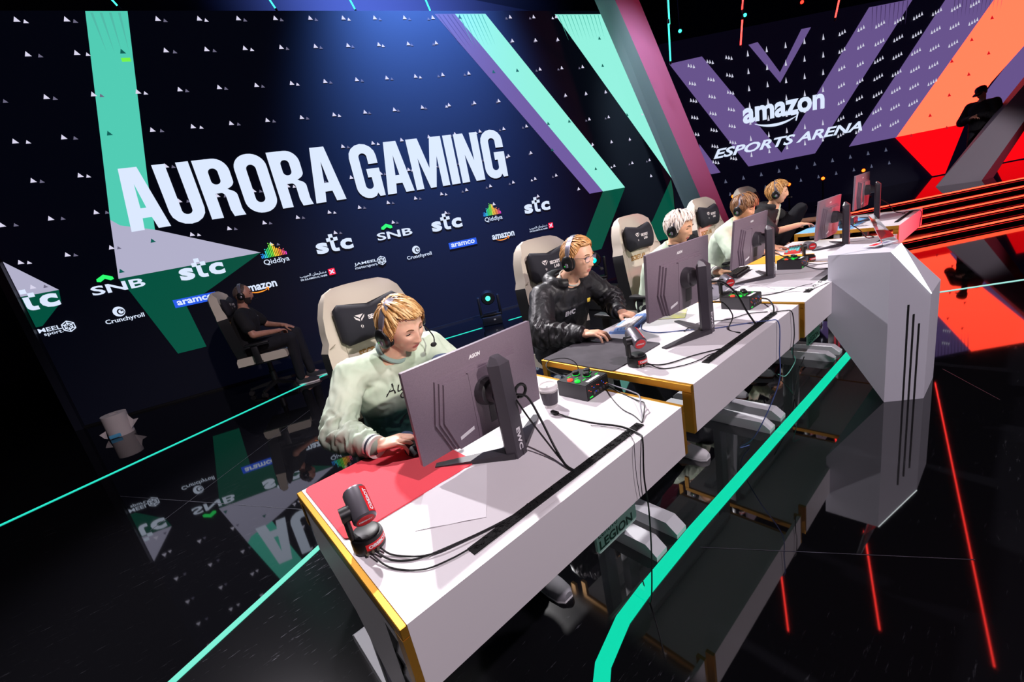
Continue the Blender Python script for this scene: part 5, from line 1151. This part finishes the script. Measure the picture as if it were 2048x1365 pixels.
# ================================================================== GAMING CHAIRS
M_cream = mat('chair_cream_leather', (206, 196, 180), .5, bump=.05, bscale=400)
M_cblk = mat('chair_black_leather', (22, 22, 25), .5)
M_pil = mat('pillow_velvet', (26, 26, 36), .85)
M_goldp = mat('gold_print', (150, 112, 54), .6)
M_silp = mat('silver_print', (206, 200, 200), .5)
def make_chair(loc, rz, label, recl=6):
    root = empty('gaming_chair', loc, label, 'chair', 'cream and black gaming chairs', rz)
    T = Matrix.Translation((0, .20, .47)) @ Matrix.Rotation(RAD(-recl), 4, 'X')
    prof = [(0, .205), (.04, .24), (.16, .262), (.32, .272), (.46, .276), (.54, .272), (.585, .250), (.64, .246), (.72, .232), (.79, .205), (.83, .178), (.852, .13), (.857, .06)]
    def ring(z, w_, s, side):
        pts = []; n = 12; sh = ss(0, .05, z) * ss(.86, .78, z); b = .075 * sh * (1 - .35 * ss(.5, .7, z))
        for k in range(n + 1):
            u = -1 + 2 * k / n; pts.append(V((u * w_, -b * abs(u) ** 3.2 - .012 * cos(u * 1.4) * sh, z)))
        bk = .085 * (.35 + .65 * sh)
        for k in range(n + 1):
            u = 1 - 2 * k / n; pts.append(V((u * (w_ + .004), bk * (1 - .55 * abs(u) ** 3) - .0, z)))
        return pts
    rings = [[T @ p for p in ring(z, w_, 0, 0)] for z, w_ in prof]; g = G(); n = len(rings[0]); vs = [p for r_ in rings for p in r_]
    for i in range(len(rings) - 1):
        z = prof[i][0]
        for j in range(n):
            k = (j + 1) % n; fr = j < 12; sd = j in (12, 25)
            g_mi = 0 if (fr and (z > .12)) or (sd and z > .50) or z > .70 else 1
            g.f.append([i * n + j, i * n + k, (i + 1) * n + k, (i + 1) * n + j]); g.mi.append(g_mi)
    g.v = vs; g.f += [list(range(n))[::-1], list(range((len(rings) - 1) * n, len(rings) * n))]; g.mi += [1, 0]
    br = g.build('backrest', [M_cream, M_cblk], root, smooth=50)
    # seams of the bolsters
    g = G()
    for s in (-1, 1):
        g.tube([T @ V((s * w_ * .60, -.010 - .075 * .6 ** 3.2 * .8, z)) for z, w_ in prof[2:9]], .0022, 5)
        g.tube([T @ V((s * .85 * .26, -.062, .575)), T @ V((s * .98 * .26, -.07, .56)), T @ V((s * 1.02 * .256, -.01, .55))], .0022, 5)
    g.build('seam', mat('seam_tan', (140, 128, 112), .7), br)
    g = G(); R_ = []
    for k in range(13):
        u = -1 + 2 * k / 12; x = u * .185; hh = .092 + .022 * abs(u) - .03 * ss(.9, 1.0, abs(u)); th = .052 * (1 - .55 * ss(.75, 1.0, abs(u))); zc = .655 - .012 * (1 - abs(u)); pts = []
        for q in range(16):
            a = 2 * pi * q / 16; pts.append(T @ V((x, -.062 - th * cos(a) * (1 if cos(a) > 0 else .5), zc + hh * sin(a))))
        R_.append(pts)
    g.loft(R_); pil = g.build('head_pillow', M_pil, root, smooth=80)
    decal('', pil, T @ V((-.02, -.12, .65)), (1, 0, 0), T.to_3x3() @ V((0, 0, 1)), .17, .07, M_silp, 'pillow_logo', lift=.0015, multi=[
        (([V((0, 1, 0)), V((.44, .72, 0)), V((.46, 0, 0)), V((.54, 0, 0)), V((.56, .72, 0)), V((1, 1, 0)), V((.12, 1.05, 0)), V((.5, .80, 0)), V((.88, 1.05, 0))], [(0, 2, 1), (3, 5, 4), (6, 7, 8)]), 0, .34, 0, 1, 0, 0), ('SECRET', .42, 1.0, .52, .86, .05, 0), ('LAB', .62, .92, .1, .42, .05, 0)])
    decal('SECRETLAB', br, T @ V((0, -.2, .48)), (1, 0, 0), T.to_3x3() @ V((0, 0, 1)), .21, .045, M_goldp, 'gold_lettering', .05)
    g = G(); g.loft([[V((x, y, z)) for x, y, z in ((-.235, -.27, z0), (.235, -.27, z0), (.25, 0, z0), (.235, .24, z0), (-.235, .24, z0), (-.25, 0, z0))] for z0 in (.405, .43)]); R_ = []
    for y in (-.28, -.26, -.1, .1, .24, .26):
        e = 1 if -.27 < y < .25 else .6; R_.append([V((.265 * u, y, .43 + (.065 + .03 * abs(u) ** 3) * e)) for u in [-1 + 2 * k / 10 for k in range(11)]] + [V((.265, y, .425)), V((-.265, y, .425))])
    g.loft(R_, 1); g.build('seat', [M_cblk, M_cream], root, smooth=50)
    for s in (-1, 1):
        g = G(); g.box((s * .315, -.02, .665), (.085, .26, .028), bev=.012); ar = g.build('armrest', M_cblk, root); g = G(); g.box((s * .315, .02, .55), (.035, .07, .21), bev=.008); g.box((s * .25, .02, .44), (.16, .07, .02), bev=.004); g.build('armrest_post', M_cblk, ar)
    g = G(); g.cyl((0, 0, .09), (0, 0, .41), .028, n=18); g.cyl((0, 0, .09), (0, 0, .25), .038, n=18); g.build('gas_lift', M_black, root)
    g = G()
    for k in range(5):
        a = RAD(18 + 72 * k); g.loft([[V((r_ * cos(a), r_ * sin(a), zc)) + V((-sin(a), cos(a), 0)) * (w_ * sx) + V((0, 0, h * sz)) for sx, sz in ((-1, -1), (1, -1), (.7, 1), (-.7, 1))] for r_, zc, w_, h in ((.03, .105, .032, .022), (.30, .075, .020, .012))])
    sb = g.build('star_base', M_black, root, smooth=30)
    for k in range(5):
        a = RAD(18 + 72 * k); c = V((.30 * cos(a), .30 * sin(a), .030)); t = V((-sin(a), cos(a), 0)); g = G(); g.cyl(c - t * .024, c - t * .006, .030, n=16); g.cyl(c + t * .006, c + t * .024, .030, n=16); g.cyl(c, c + V((0, 0, .045)), .01, n=8); g.build('caster', M_blackmatte, sb)
    return root
CH = [((.85, 2.04, 0), 0, 'cream and black gaming chair behind the nearest player in the light green shirt'), ((2.20, 2.03, 0), RAD(-3), 'cream gaming chair behind the player wearing glasses'), ((3.38, 2.06, 0), RAD(-3), 'cream gaming chair behind the player with platinum hair'), ((4.72, 2.08, 0), RAD(-3), 'cream gaming chair behind the brown haired player'), ((5.98, 2.14, 0), RAD(-3), 'farthest cream gaming chair, behind the player with his knee up'), ((.87, 6.03, 0), RAD(68), 'gaming chair of the bearded man seated in the dark by the video wall')]
chair0 = make_chair(*CH[0])
for l_, r_, lb in CH[1:]: dup(chair0, l_, r_, lb)

# ================================================================== THE CAST
def W(base, d): b = V(base); return {k: V(v) - b for k, v in d.items()}
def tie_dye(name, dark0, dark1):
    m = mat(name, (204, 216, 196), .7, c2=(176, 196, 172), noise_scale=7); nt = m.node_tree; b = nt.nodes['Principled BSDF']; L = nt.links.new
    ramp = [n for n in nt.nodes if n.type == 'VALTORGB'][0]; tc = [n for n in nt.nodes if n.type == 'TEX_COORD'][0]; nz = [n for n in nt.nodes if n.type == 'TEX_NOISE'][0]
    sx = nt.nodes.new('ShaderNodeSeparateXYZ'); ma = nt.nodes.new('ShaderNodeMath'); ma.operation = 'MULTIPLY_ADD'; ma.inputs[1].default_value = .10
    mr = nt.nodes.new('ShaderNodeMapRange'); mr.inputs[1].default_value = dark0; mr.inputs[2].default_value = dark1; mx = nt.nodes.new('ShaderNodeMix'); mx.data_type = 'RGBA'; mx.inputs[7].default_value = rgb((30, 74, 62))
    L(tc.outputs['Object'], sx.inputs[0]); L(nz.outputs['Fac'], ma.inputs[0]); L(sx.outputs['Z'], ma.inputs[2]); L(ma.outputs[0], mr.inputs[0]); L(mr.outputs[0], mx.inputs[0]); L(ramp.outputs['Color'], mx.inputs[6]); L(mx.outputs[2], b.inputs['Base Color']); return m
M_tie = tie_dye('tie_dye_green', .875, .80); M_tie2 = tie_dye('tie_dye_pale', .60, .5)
M_navy = mat('navy_trim', (30, 32, 52), .7); M_palecuff = mat('pale_cuff', (206, 208, 200), .7); M_tealc2 = mat('teal_trim', (150, 178, 172), .7)
M_jeans = mat('dark_trousers', (24, 24, 32), .85, bump=.2, bscale=300); M_denim = mat('denim', (96, 108, 140), .85, c2=(80, 92, 124), noise_scale=60); M_shoeg = mat('shoe_grey', (132, 130, 136), .8, bump=.2, bscale=500); M_shoew = mat('shoe_white', (204, 202, 204), .7); M_shoed = mat('shoe_dark', (46, 46, 50), .8); M_soler = mat('sole_brown', (110, 66, 48), .8)
M_jacket = mat('jacket_black', (24, 23, 27), .46, spec=.5, bump=.35, bscale=40); M_hood = mat('hoodie_black', (24, 23, 26), .85)
HB = (mat('hair_blond', (196, 148, 90), .42, c2=(160, 112, 60), noise_scale=60), mat('hair_blond_light', (224, 184, 128), .40))
HG = (mat('hair_ginger', (194, 138, 82), .42), mat('hair_ginger_light', (220, 170, 112), .42)); HP = (mat('hair_platinum', (232, 216, 204), .42), mat('hair_platinum_light', (246, 234, 224), .40))
HBr = (mat('hair_brown', (118, 80, 50), .42), mat('hair_brown_light', (150, 108, 72), .42)); HD = (mat('hair_dirty_blond', (184, 132, 74), .42), mat('hair_dirty_blond_light', (210, 162, 100), .42)); HK = (mat('hair_black', (14, 12, 12), .5),) * 2
SK1 = skin('fair', (238, 192, 166), (206, 110, 104)); SK2 = skin('rosy', (236, 184, 154), (204, 116, 104)); SK3 = skin('warm', (240, 186, 150), (206, 106, 100)); SK4 = skin('tan', (192, 140, 118), (150, 90, 84))
def shift(J, d, keep=()): return {k: (v if k in keep else v + V(d)) for k, v in J.items()}
HANDREST = {'d': (0, -1, -.1), 'curl': (18, 25, 20)}
# --- nearest player
b = V((.74, 1.98, 0))
J1 = W(b, dict(hip=(.76, 2.02, .56), chest=(.725, 1.86, .90), neck=(.715, 1.775, 1.03), shR=(.535, 1.825, .985), shL=(.905, 1.775, .995), elR=(.400, 1.765, .79), elL=(1.02, 1.72, .81), wrR=(.460, 1.535, .768), wrL=(.95, 1.53, .765), hpR=(.67, 1.98, .53), hpL=(.85, 1.98, .55), knR=(.70, 1.58, .56), knL=(.905, 1.70, .90), anR=(.87, 1.27, .085), anL=(.88, 1.86, .60)))
p1, H1, sh1, _ = person('nearest player, blond fringe, pale green tie dyed shirt, leaning over the red mat', b, J1, (V((.742, 1.665, 1.150)) - b, 8, 24, -11), {'nose': 1.0}, SK1, .0042,
    dict(mats=[M_tie], collar=M_tealc2, collar_r=.010, cuffm=([M_palecuff, M_navy], (0, 1, 0)), trousers=M_denim, shoe=M_shoeg, wamp=.016, wfr=22, seed=2, inf=.016),
    {'R': {'d': (.80, -.58, .12), 'up': (.0, 0, 1), 'curl': (26, 38, 26), 'thumb': (.8, .35, -.3), 'spread': 1.6}, 'L': {'d': (-.3, -1, -.1), 'curl': (22, 30, 24), 'toe': (0, -1, 0)}}, hair=dict(seed=3, n=430, crown=(-.35, .45, .8), sweep=(1, -.35, -.1), sw=.85, front=44, part=10, side=-20, back=-38, fringe=-9, len=.95, vol=.012, off=.010, w=.0075, mess=.13), hairm=HB, browm=mat('brow_brown', (120, 84, 54), .7), gaze=(0, -.55))
LW = Matrix.Translation(b)
decal('', sh1, V((.728, 1.6, .885)) - b, (1, .0, .06), (0, .12, 1), .20, .085, M_ink, 'team_lettering', multi=[('Aurora', 0, 1, .42, 1, .0, .35), ('GAMING', .30, 1, 0, .33, .01, 0)])
brn = []; rnd = random.Random(8)
for (x0, y0, a, L_) in ((.2, .0, 75, .5), (.45, .0, 100, .7), (.7, .0, 80, .6), (.9, .1, 60, .5)):
    P = [(x0, y0)]; 
    for q in range(7): a += rnd.uniform(-28, 28); P.append((P[-1][0] + L_ / 7 * cos(RAD(a)), P[-1][1] + L_ / 7 * sin(RAD(a))))
    vs = []; fs = []
    for q, p in enumerate(P): w_ = .03 * (1 - q / 8); vs += [V((p[0] - w_, p[1], 0)), V((p[0] + w_, p[1], 0))]
    brn.append(((vs, [(2 * q, 2 * q + 1, 2 * q + 3, 2 * q + 2) for q in range(7)]), 0, 1, 0, 1, 0, 0))
decal('', sh1, V((.77, 1.6, .76)) - b, (1, 0, 0), (0, 0, 1), .30, .16, M_ink, 'branch_print', multi=brn)
make_headset(LW @ H1, 'black headset with silver band on the nearest player, green light on the ear cup')
# --- player with glasses
b = V((1.98, 2.05, 0))
J2 = W(b, dict(hip=(2.0, 2.05, .56), chest=(1.97, 1.93, .94), neck=(1.957, 1.825, 1.075), shR=(1.775, 1.905, 1.0), shL=(2.150, 1.865, 1.015), elR=(1.625, 1.79, .815), elL=(2.30, 1.80, .85), wrR=(1.690, 1.555, .818), wrL=(2.115, 1.610, .822), hpR=(1.91, 2.02, .54), hpL=(2.09, 2.02, .54), knR=(1.88, 1.60, .56), knL=(2.12, 1.60, .56), anR=(1.84, 1.42, .085), anL=(2.05, 1.27, .085)))
p2, H2, sh2, _ = person('player in glasses wearing a shiny black zip jacket with white letters on the chest', b, J2, (V((1.955, 1.735, 1.192)) - b, 4, 10, -3), {'nose': 1.0}, SK2, .0045,
    dict(mats=[M_jacket], name='jacket', collar=M_palecuff, collar_h=.02, collar_r=.005, cuffm=([M_jacket], (0, 0, 0)), trousers=M_jeans, shoe=M_shoew, wamp=.013, wfr=15, seed=5, inf=.024, slv=1.3, hood=True, voxel=.0065, neckup=-.02),
    {'R': {'d': (.40, -.88, .05), 'curl': (24, 38, 26), 'thumb': (.8, .35, -.3), 'spread': 1.6}, 'L': {'d': (.15, -.95, -.22), 'curl': (28, 34, 26)}}, hair=dict(seed=5, n=420, crown=(-.5, .3, .85), sweep=(.9, .35, .35), sw=1.0, front=44, side=2, back=-30, fringe=0, len=.75, vol=.010, off=.007, w=.0075, mess=.06), hairm=HG, browm=mat('brow_ginger', (150, 100, 60), .7), gaze=(0, -.15))
decal('', sh2, V((1.905, 1.6, .90)) - b, (1, 0, .04), (0, .15, 1), .075, .03, M_lab, 'chest_lettering', multi=[('EWC', 0, 1, 0, 1, .05, .15)])
decal('', sh2, V((2.085, 1.6, .935)) - b, (1, 0, .0), (0, .15, 1), .05, .026, mat('yellow_print', (220, 190, 70), .6), 'sponsor_badge', multi=[('ES', 0, 1, 0, 1, .08, 0)])
make_headset(Matrix.Translation(b) @ H2, 'black and silver headset on the player wearing glasses')
gl = empty('eyeglasses', b + H2 @ V((0, -.095, .012)), 'thin dark framed eyeglasses on the second player', 'glasses'); o_ = b + H2 @ V((0, -.095, .012)); MG = Matrix.Translation(b - o_) @ H2; M_frame = mat('glasses_frame', (34, 28, 40), .35)
for s in (-1, 1):
    g = G(); P = [(s * .032 + .0225 * a_, -.0985 + .004 * abs(a_), .010 + .0165 * c_) for a_, c_ in ((-1, .85), (-.4, 1), (.4, 1), (1, .85), (1, .1), (.8, -.8), (.3, -1), (-.4, -1), (-.85, -.8), (-1, .1), (-1, .85))]
    g.tube([MG @ V(p) for p in P], .0016, 6); rim = g.build('rim', M_frame, gl); g = G(); g.add([MG @ V(p) for p in P[:-1]] + [MG @ V((p[0], p[1] + .0008, p[2])) for p in P[:-1]], [tuple(range(10)), tuple(range(10, 20))[::-1]] + [(k, (k + 1) % 10, 10 + (k + 1) % 10, 10 + k) for k in range(10)]); g.build('lens', mat('lens_clear', (230, 220, 245), .03, alpha=.10), rim, smooth=0)
    g = G(); g.tube([MG @ V((s * .0545, -.0945, .022)), MG @ V((s * .071, -.07, .021)), MG @ V((s * .079, .0, .016))], .0016, 6); g.build('temple', M_frame, gl)
g = G(); g.tube([MG @ V((-.010, -.099, .018)), MG @ V((0, -.1005, .021)), MG @ V((.010, -.099, .018))], .0014, 6); g.build('bridge', M_frame, gl)
# --- platinum hair
b = V((3.02, 2.0, 0))
J3 = W(b, dict(hip=(3.03, 2.02, .56), chest=(3.01, 1.89, .90), neck=(2.995, 1.755, 1.06), shR=(2.815, 1.85, .97), shL=(3.19, 1.82, .98), elR=(2.70, 1.72, .80), elL=(3.33, 1.80, .80), wrR=(2.88, 1.56, .79), wrL=(3.36, 1.585, .793), hpR=(2.93, 1.98, .54), hpL=(3.11, 1.98, .54), knR=(2.92, 1.58, .55), knL=(3.14, 1.58, .55), anR=(2.68, 1.34, .085), anL=(3.10, 1.32, .085)))
J3 = shift(J3, (.19, .05, .0), ('wrL',));
p3, H3, sh3, _ = person('player with platinum hair in a pale green shirt behind the second monitor', b, J3, (at_d((1358, 456), 3.30) - b, 0, 16, -4), {'nose': .9}, SK3, .006,
    dict(mats=[M_tie2], collar=M_navy, collar_r=.009, cuffm=([M_palecuff, M_navy], (0, 1, 0)), trousers=M_jeans, shoe=M_shoew, sole=M_soler, seed=7, inf=.016, voxel=.009),
    {'R': {'d': (.2, -1, -.12), 'curl': (14, 28, 24)}, 'L': {'d': (.45, -.88, -.12), 'curl': (22, 30, 24)}}, hair=dict(seed=8, n=420, crown=(.25, .3, .9), sweep=(-.9, -.1, .1), sw=.9, front=42, side=-14, back=-42, fringe=-8, len=1.0, vol=.018, off=.011, w=.009, mess=.26), hairm=HP, browm=mat('brow_dark', (70, 52, 40), .7), gaze=(0, -.35))
make_headset(Matrix.Translation(b) @ H3, 'black headset on the player with platinum hair', band=1.04)
decal('', sh3, V((3.04, 1.75, .99)) - b, (1, 0, 0), (0, .3, 1), .09, .09, M_ink, 'branch_print', multi=brn)
# --- brown hair
b = V((4.22, 2.05, 0))
J4 = W(b, dict(hip=(4.24, 2.06, .56), chest=(4.21, 1.93, .90), neck=(4.195, 1.79, 1.06), shR=(4.01, 1.89, .97), shL=(4.385, 1.86, .98), elR=(3.92, 1.76, .79), elL=(4.53, 1.84, .80), wrR=(4.03, 1.56, .77), wrL=(4.50, 1.60, .775), hpR=(4.13, 2.02, .54), hpL=(4.31, 2.02, .54), knR=(4.12, 1.62, .55), knL=(4.34, 1.62, .55), anR=(4.12, 1.36, .085), anL=(4.34, 1.36, .085)))
J4 = shift(J4, (.27, .06, 0), ('wrL',))
p4, H4, sh4, _ = person('player with brown mop of hair in a pale green shirt behind the third monitor', b, J4, (at_d((1487, 416), 4.10) - b, -6, 20, -6), {'nose': 1}, SK3, .006,
    dict(mats=[M_tie2], collar=M_navy, collar_r=.008, cuffm=([M_palecuff, M_navy], (0, 1, 0)), trousers=M_jeans, shoe=M_shoew, seed=9, inf=.016, voxel=.009),
    {'R': {'d': (.2, -1, -.1), 'curl': (14, 28, 24)}, 'L': {'d': (.62, -.76, -.1), 'curl': (22, 30, 24)}}, hair=dict(seed=11, n=420, crown=(.0, .45, .88), sweep=(.25, -1, -.2), sw=.4, front=30, side=-16, back=-40, fringe=-12, len=1.0, vol=.018, off=.011, w=.009, mess=.24), hairm=HBr, browm=mat('brow_dark', (70, 52, 40), .7), gaze=(0, -.4))
make_headset(Matrix.Translation(b) @ H4, 'black headset with silver yoke on the brown haired player', band=1.04)
# --- knee up
b = V((5.36, 2.12, 0))
J5 = W(b, dict(hip=(5.38, 2.12, .57), chest=(5.34, 2.0, .95), neck=(5.325, 1.89, 1.085), shR=(5.13, 1.99, 1.0), shL=(5.51, 1.97, 1.01), elR=(5.08, 1.83, .86), elL=(5.68, 1.86, .82), wrR=(5.30, 1.68, .855), wrL=(5.72, 1.58, .835), hpR=(5.29, 2.08, .55), hpL=(5.47, 2.08, .56), knR=(5.30, 1.66, .56), knL=(5.62, 1.72, .98), anR=(5.32, 1.40, .085), anL=(5.56, 1.88, .62)))
J5 = shift(J5, (.22, .04, 0)); J5['wrR'] = at_z((1598, 450), .855) - b; J5['elR'] = V((at_d((1543, 466), 4.6))) - b
def open_front(me, J):
    for p in me.polygons:
        c = p.center - J['chest']
        if c.y < -.06 and abs(c.x - .02) < .035 + .10 * max(0, c.z + .02) and c.z > -.25: p.material_index = 1
p5, H5, sh5, _ = person('farthest player in a black hoodie with one knee raised, forearm on the blue mat', b, J5, (at_d((1554, 386), 4.78) - b, 14, 6, -3), {'nose': 1.1}, SK3, .006,
    dict(mats=[M_hood, M_tie2], name='hoodie', paint=open_front, short=.95, trousers=M_jeans, shoe=M_shoew, seed=12, inf=.022, hood=True, voxel=.009),
    {'R': {'d': (.8, -.55, -.05), 'curl': (12, 26, 22)}, 'L': {'d': (0, -1, -.1)}}, hair=dict(seed=14, n=420, crown=(.0, .35, .92), sweep=(.4, -1, -.1), sw=.3, front=36, side=-20, back=-40, fringe=-8, len=.95, vol=.014, off=.011, w=.008, mess=.12), hairm=HD, browm=mat('brow_brown', (120, 84, 54), .7))
make_headset(Matrix.Translation(b) @ H5, 'black headset on the farthest player', band=1.03)
# --- bearded man in the dark
rz = RAD(68); b = V((.77, 6.06, 0))
JR = {k: V(v) for k, v in dict(hip=(0, .02, .61), chest=(0, -.02, .95), neck=(0, -.04, 1.07), shR=(-.19, -.03, 1.0), shL=(.19, -.03, 1.0), elR=(-.30, -.12, .77), elL=(.30, -.16, .79), wrR=(-.14, -.34, .735), wrL=(.17, -.37, .745), hpR=(-.10, -.0, .60), hpL=(.10, -.0, .60), knR=(-.15, -.46, .615), knL=(.15, -.48, .63), anR=(-.10, -.42, .095), anL=(.12, -.52, .095)).items()}
pr, HR, shr, bodyr = person('bearded man in a black t-shirt sitting in the dark by the video wall', b, JR, (V((0, -.085, 1.225)), 0, 8, 0), {'nose': 1}, SK4, .007,
    dict(mats=[mat('tee_black', (16, 16, 20), .85)], name='t_shirt', short=.62, trousers=M_jeans, shoe=M_shoed, seed=15, inf=.02, voxel=.010),
    {'R': {'d': (.75, -.6, -.1), 'curl': (40, 50, 30)}, 'L': {'d': (-.1, -1, -.4), 'curl': (14, 20, 14)}}, hair=dict(seed=16, n=240, crown=(0, .4, .9), sw=0, front=68, side=4, back=-30, fringe=4, len=.35, vol=.003, off=.002, w=.006), hairm=(mat('hair_grey_brown', (92, 76, 70), .6),) * 2, browm=HK[0])
pr.rotation_euler = (0, 0, rz)
g = G(); n, m = 36, 20; rings = []
for i in range(m + 1):
    z = -.115 + .085 * i / m; ring = []
    for j in range(n): 
        a = 2 * pi * j / n; d = V((sin(a), -cos(a), 0)) * max(.05, (1 - (z / .118) ** 2) ** .5) + V((0, 0, z / .117)); d.normalize(); e = ss(-.15, .35, -d.y) * ss(-.052, -.075, z if abs(d.x) < .35 else z - .035); ring.append(HR @ (head_point(d, {}) * (.965 + .075 * e)))
    rings.append(ring)
g.loft(rings); g.build('beard', mat('beard_dark', (44, 34, 32), .8), pr)
decal('', shr, V((.07, -.5, .985)), (1, 0, .0), (0, .1, 1), .07, .03, M_lab, 'chest_mark', multi=[(([V((0, .55, 0)), V((.15, .1, 0)), V((.35, .1, 0)), V((1, 1, 0)), V((.32, .38, 0)), V((.18, .42, 0))], [(0, 1, 2, 5), (5, 2, 3, 4)]), 0, 1, 0, 1, 0, 0)])
hr = make_headset(Matrix.Translation(b) @ Matrix.Rotation(rz, 4, 'Z') @ HR, 'headset on the bearded man seated by the video wall', led=False)
# --- standing silhouette
q = at_d((1962, 240), 9.15); b = V((q.x, q.y, DECK)); rz = RAD(-118)
JS = {k: V(v) for k, v in dict(hip=(0, .02, .98), chest=(0, 0, 1.36), neck=(0, -.02, 1.50), shR=(-.21, 0, 1.43), shL=(.21, 0, 1.43), elR=(-.31, -.04, 1.16), elL=(.31, -.04, 1.16), wrR=(-.06, -.22, 1.20), wrL=(.08, -.20, 1.24), hpR=(-.10, 0, .93), hpL=(.10, 0, .93), knR=(-.12, -.02, .50), knL=(.12, -.02, .50), anR=(-.13, 0, .09), anL=(.13, 0, .09)).items()}
ps, HS, shs, _ = person('man in a cap and black clothes standing with folded arms before the orange screen', b, JS, (V((0, -.06, 1.665)), 0, 22, 0), {'nose': 1}, SK4, .008,
    dict(mats=[M_hood], name='sweater', trousers=M_jeans, shoe=M_shoed, seed=18, inf=.04, voxel=.010), {'R': {'d': (1, -.1, .1)}, 'L': {'d': (-1, -.1, -.05)}}, hair=dict(seed=19, n=200, front=50, side=0, back=-34, len=.3, vol=.003, off=.003, sw=0), hairm=HK)
ps.rotation_euler = (0, 0, rz)
g = G(); g.loft([[HS @ (V((r_ * .086 * cos(2 * pi * k / 24), r_ * .106 * sin(2 * pi * k / 24), z))) for k in range(24)] for r_, z in ((1, .035), (1.02, .06), (.96, .095), (.75, .122), (.35, .136), (.02, .138))]); cp_ = g.build('cap', HK[0], ps); g = G(); g.prism([(-.075, -.07), (-.07, -.14), (-.04, -.175), (.04, -.175), (.07, -.14), (.075, -.07)], .006, HS @ Matrix.Translation((0, 0, .037)) @ Matrix.Rotation(RAD(12), 4, 'X')); g.build('brim', HK[0], cp_, smooth=0)
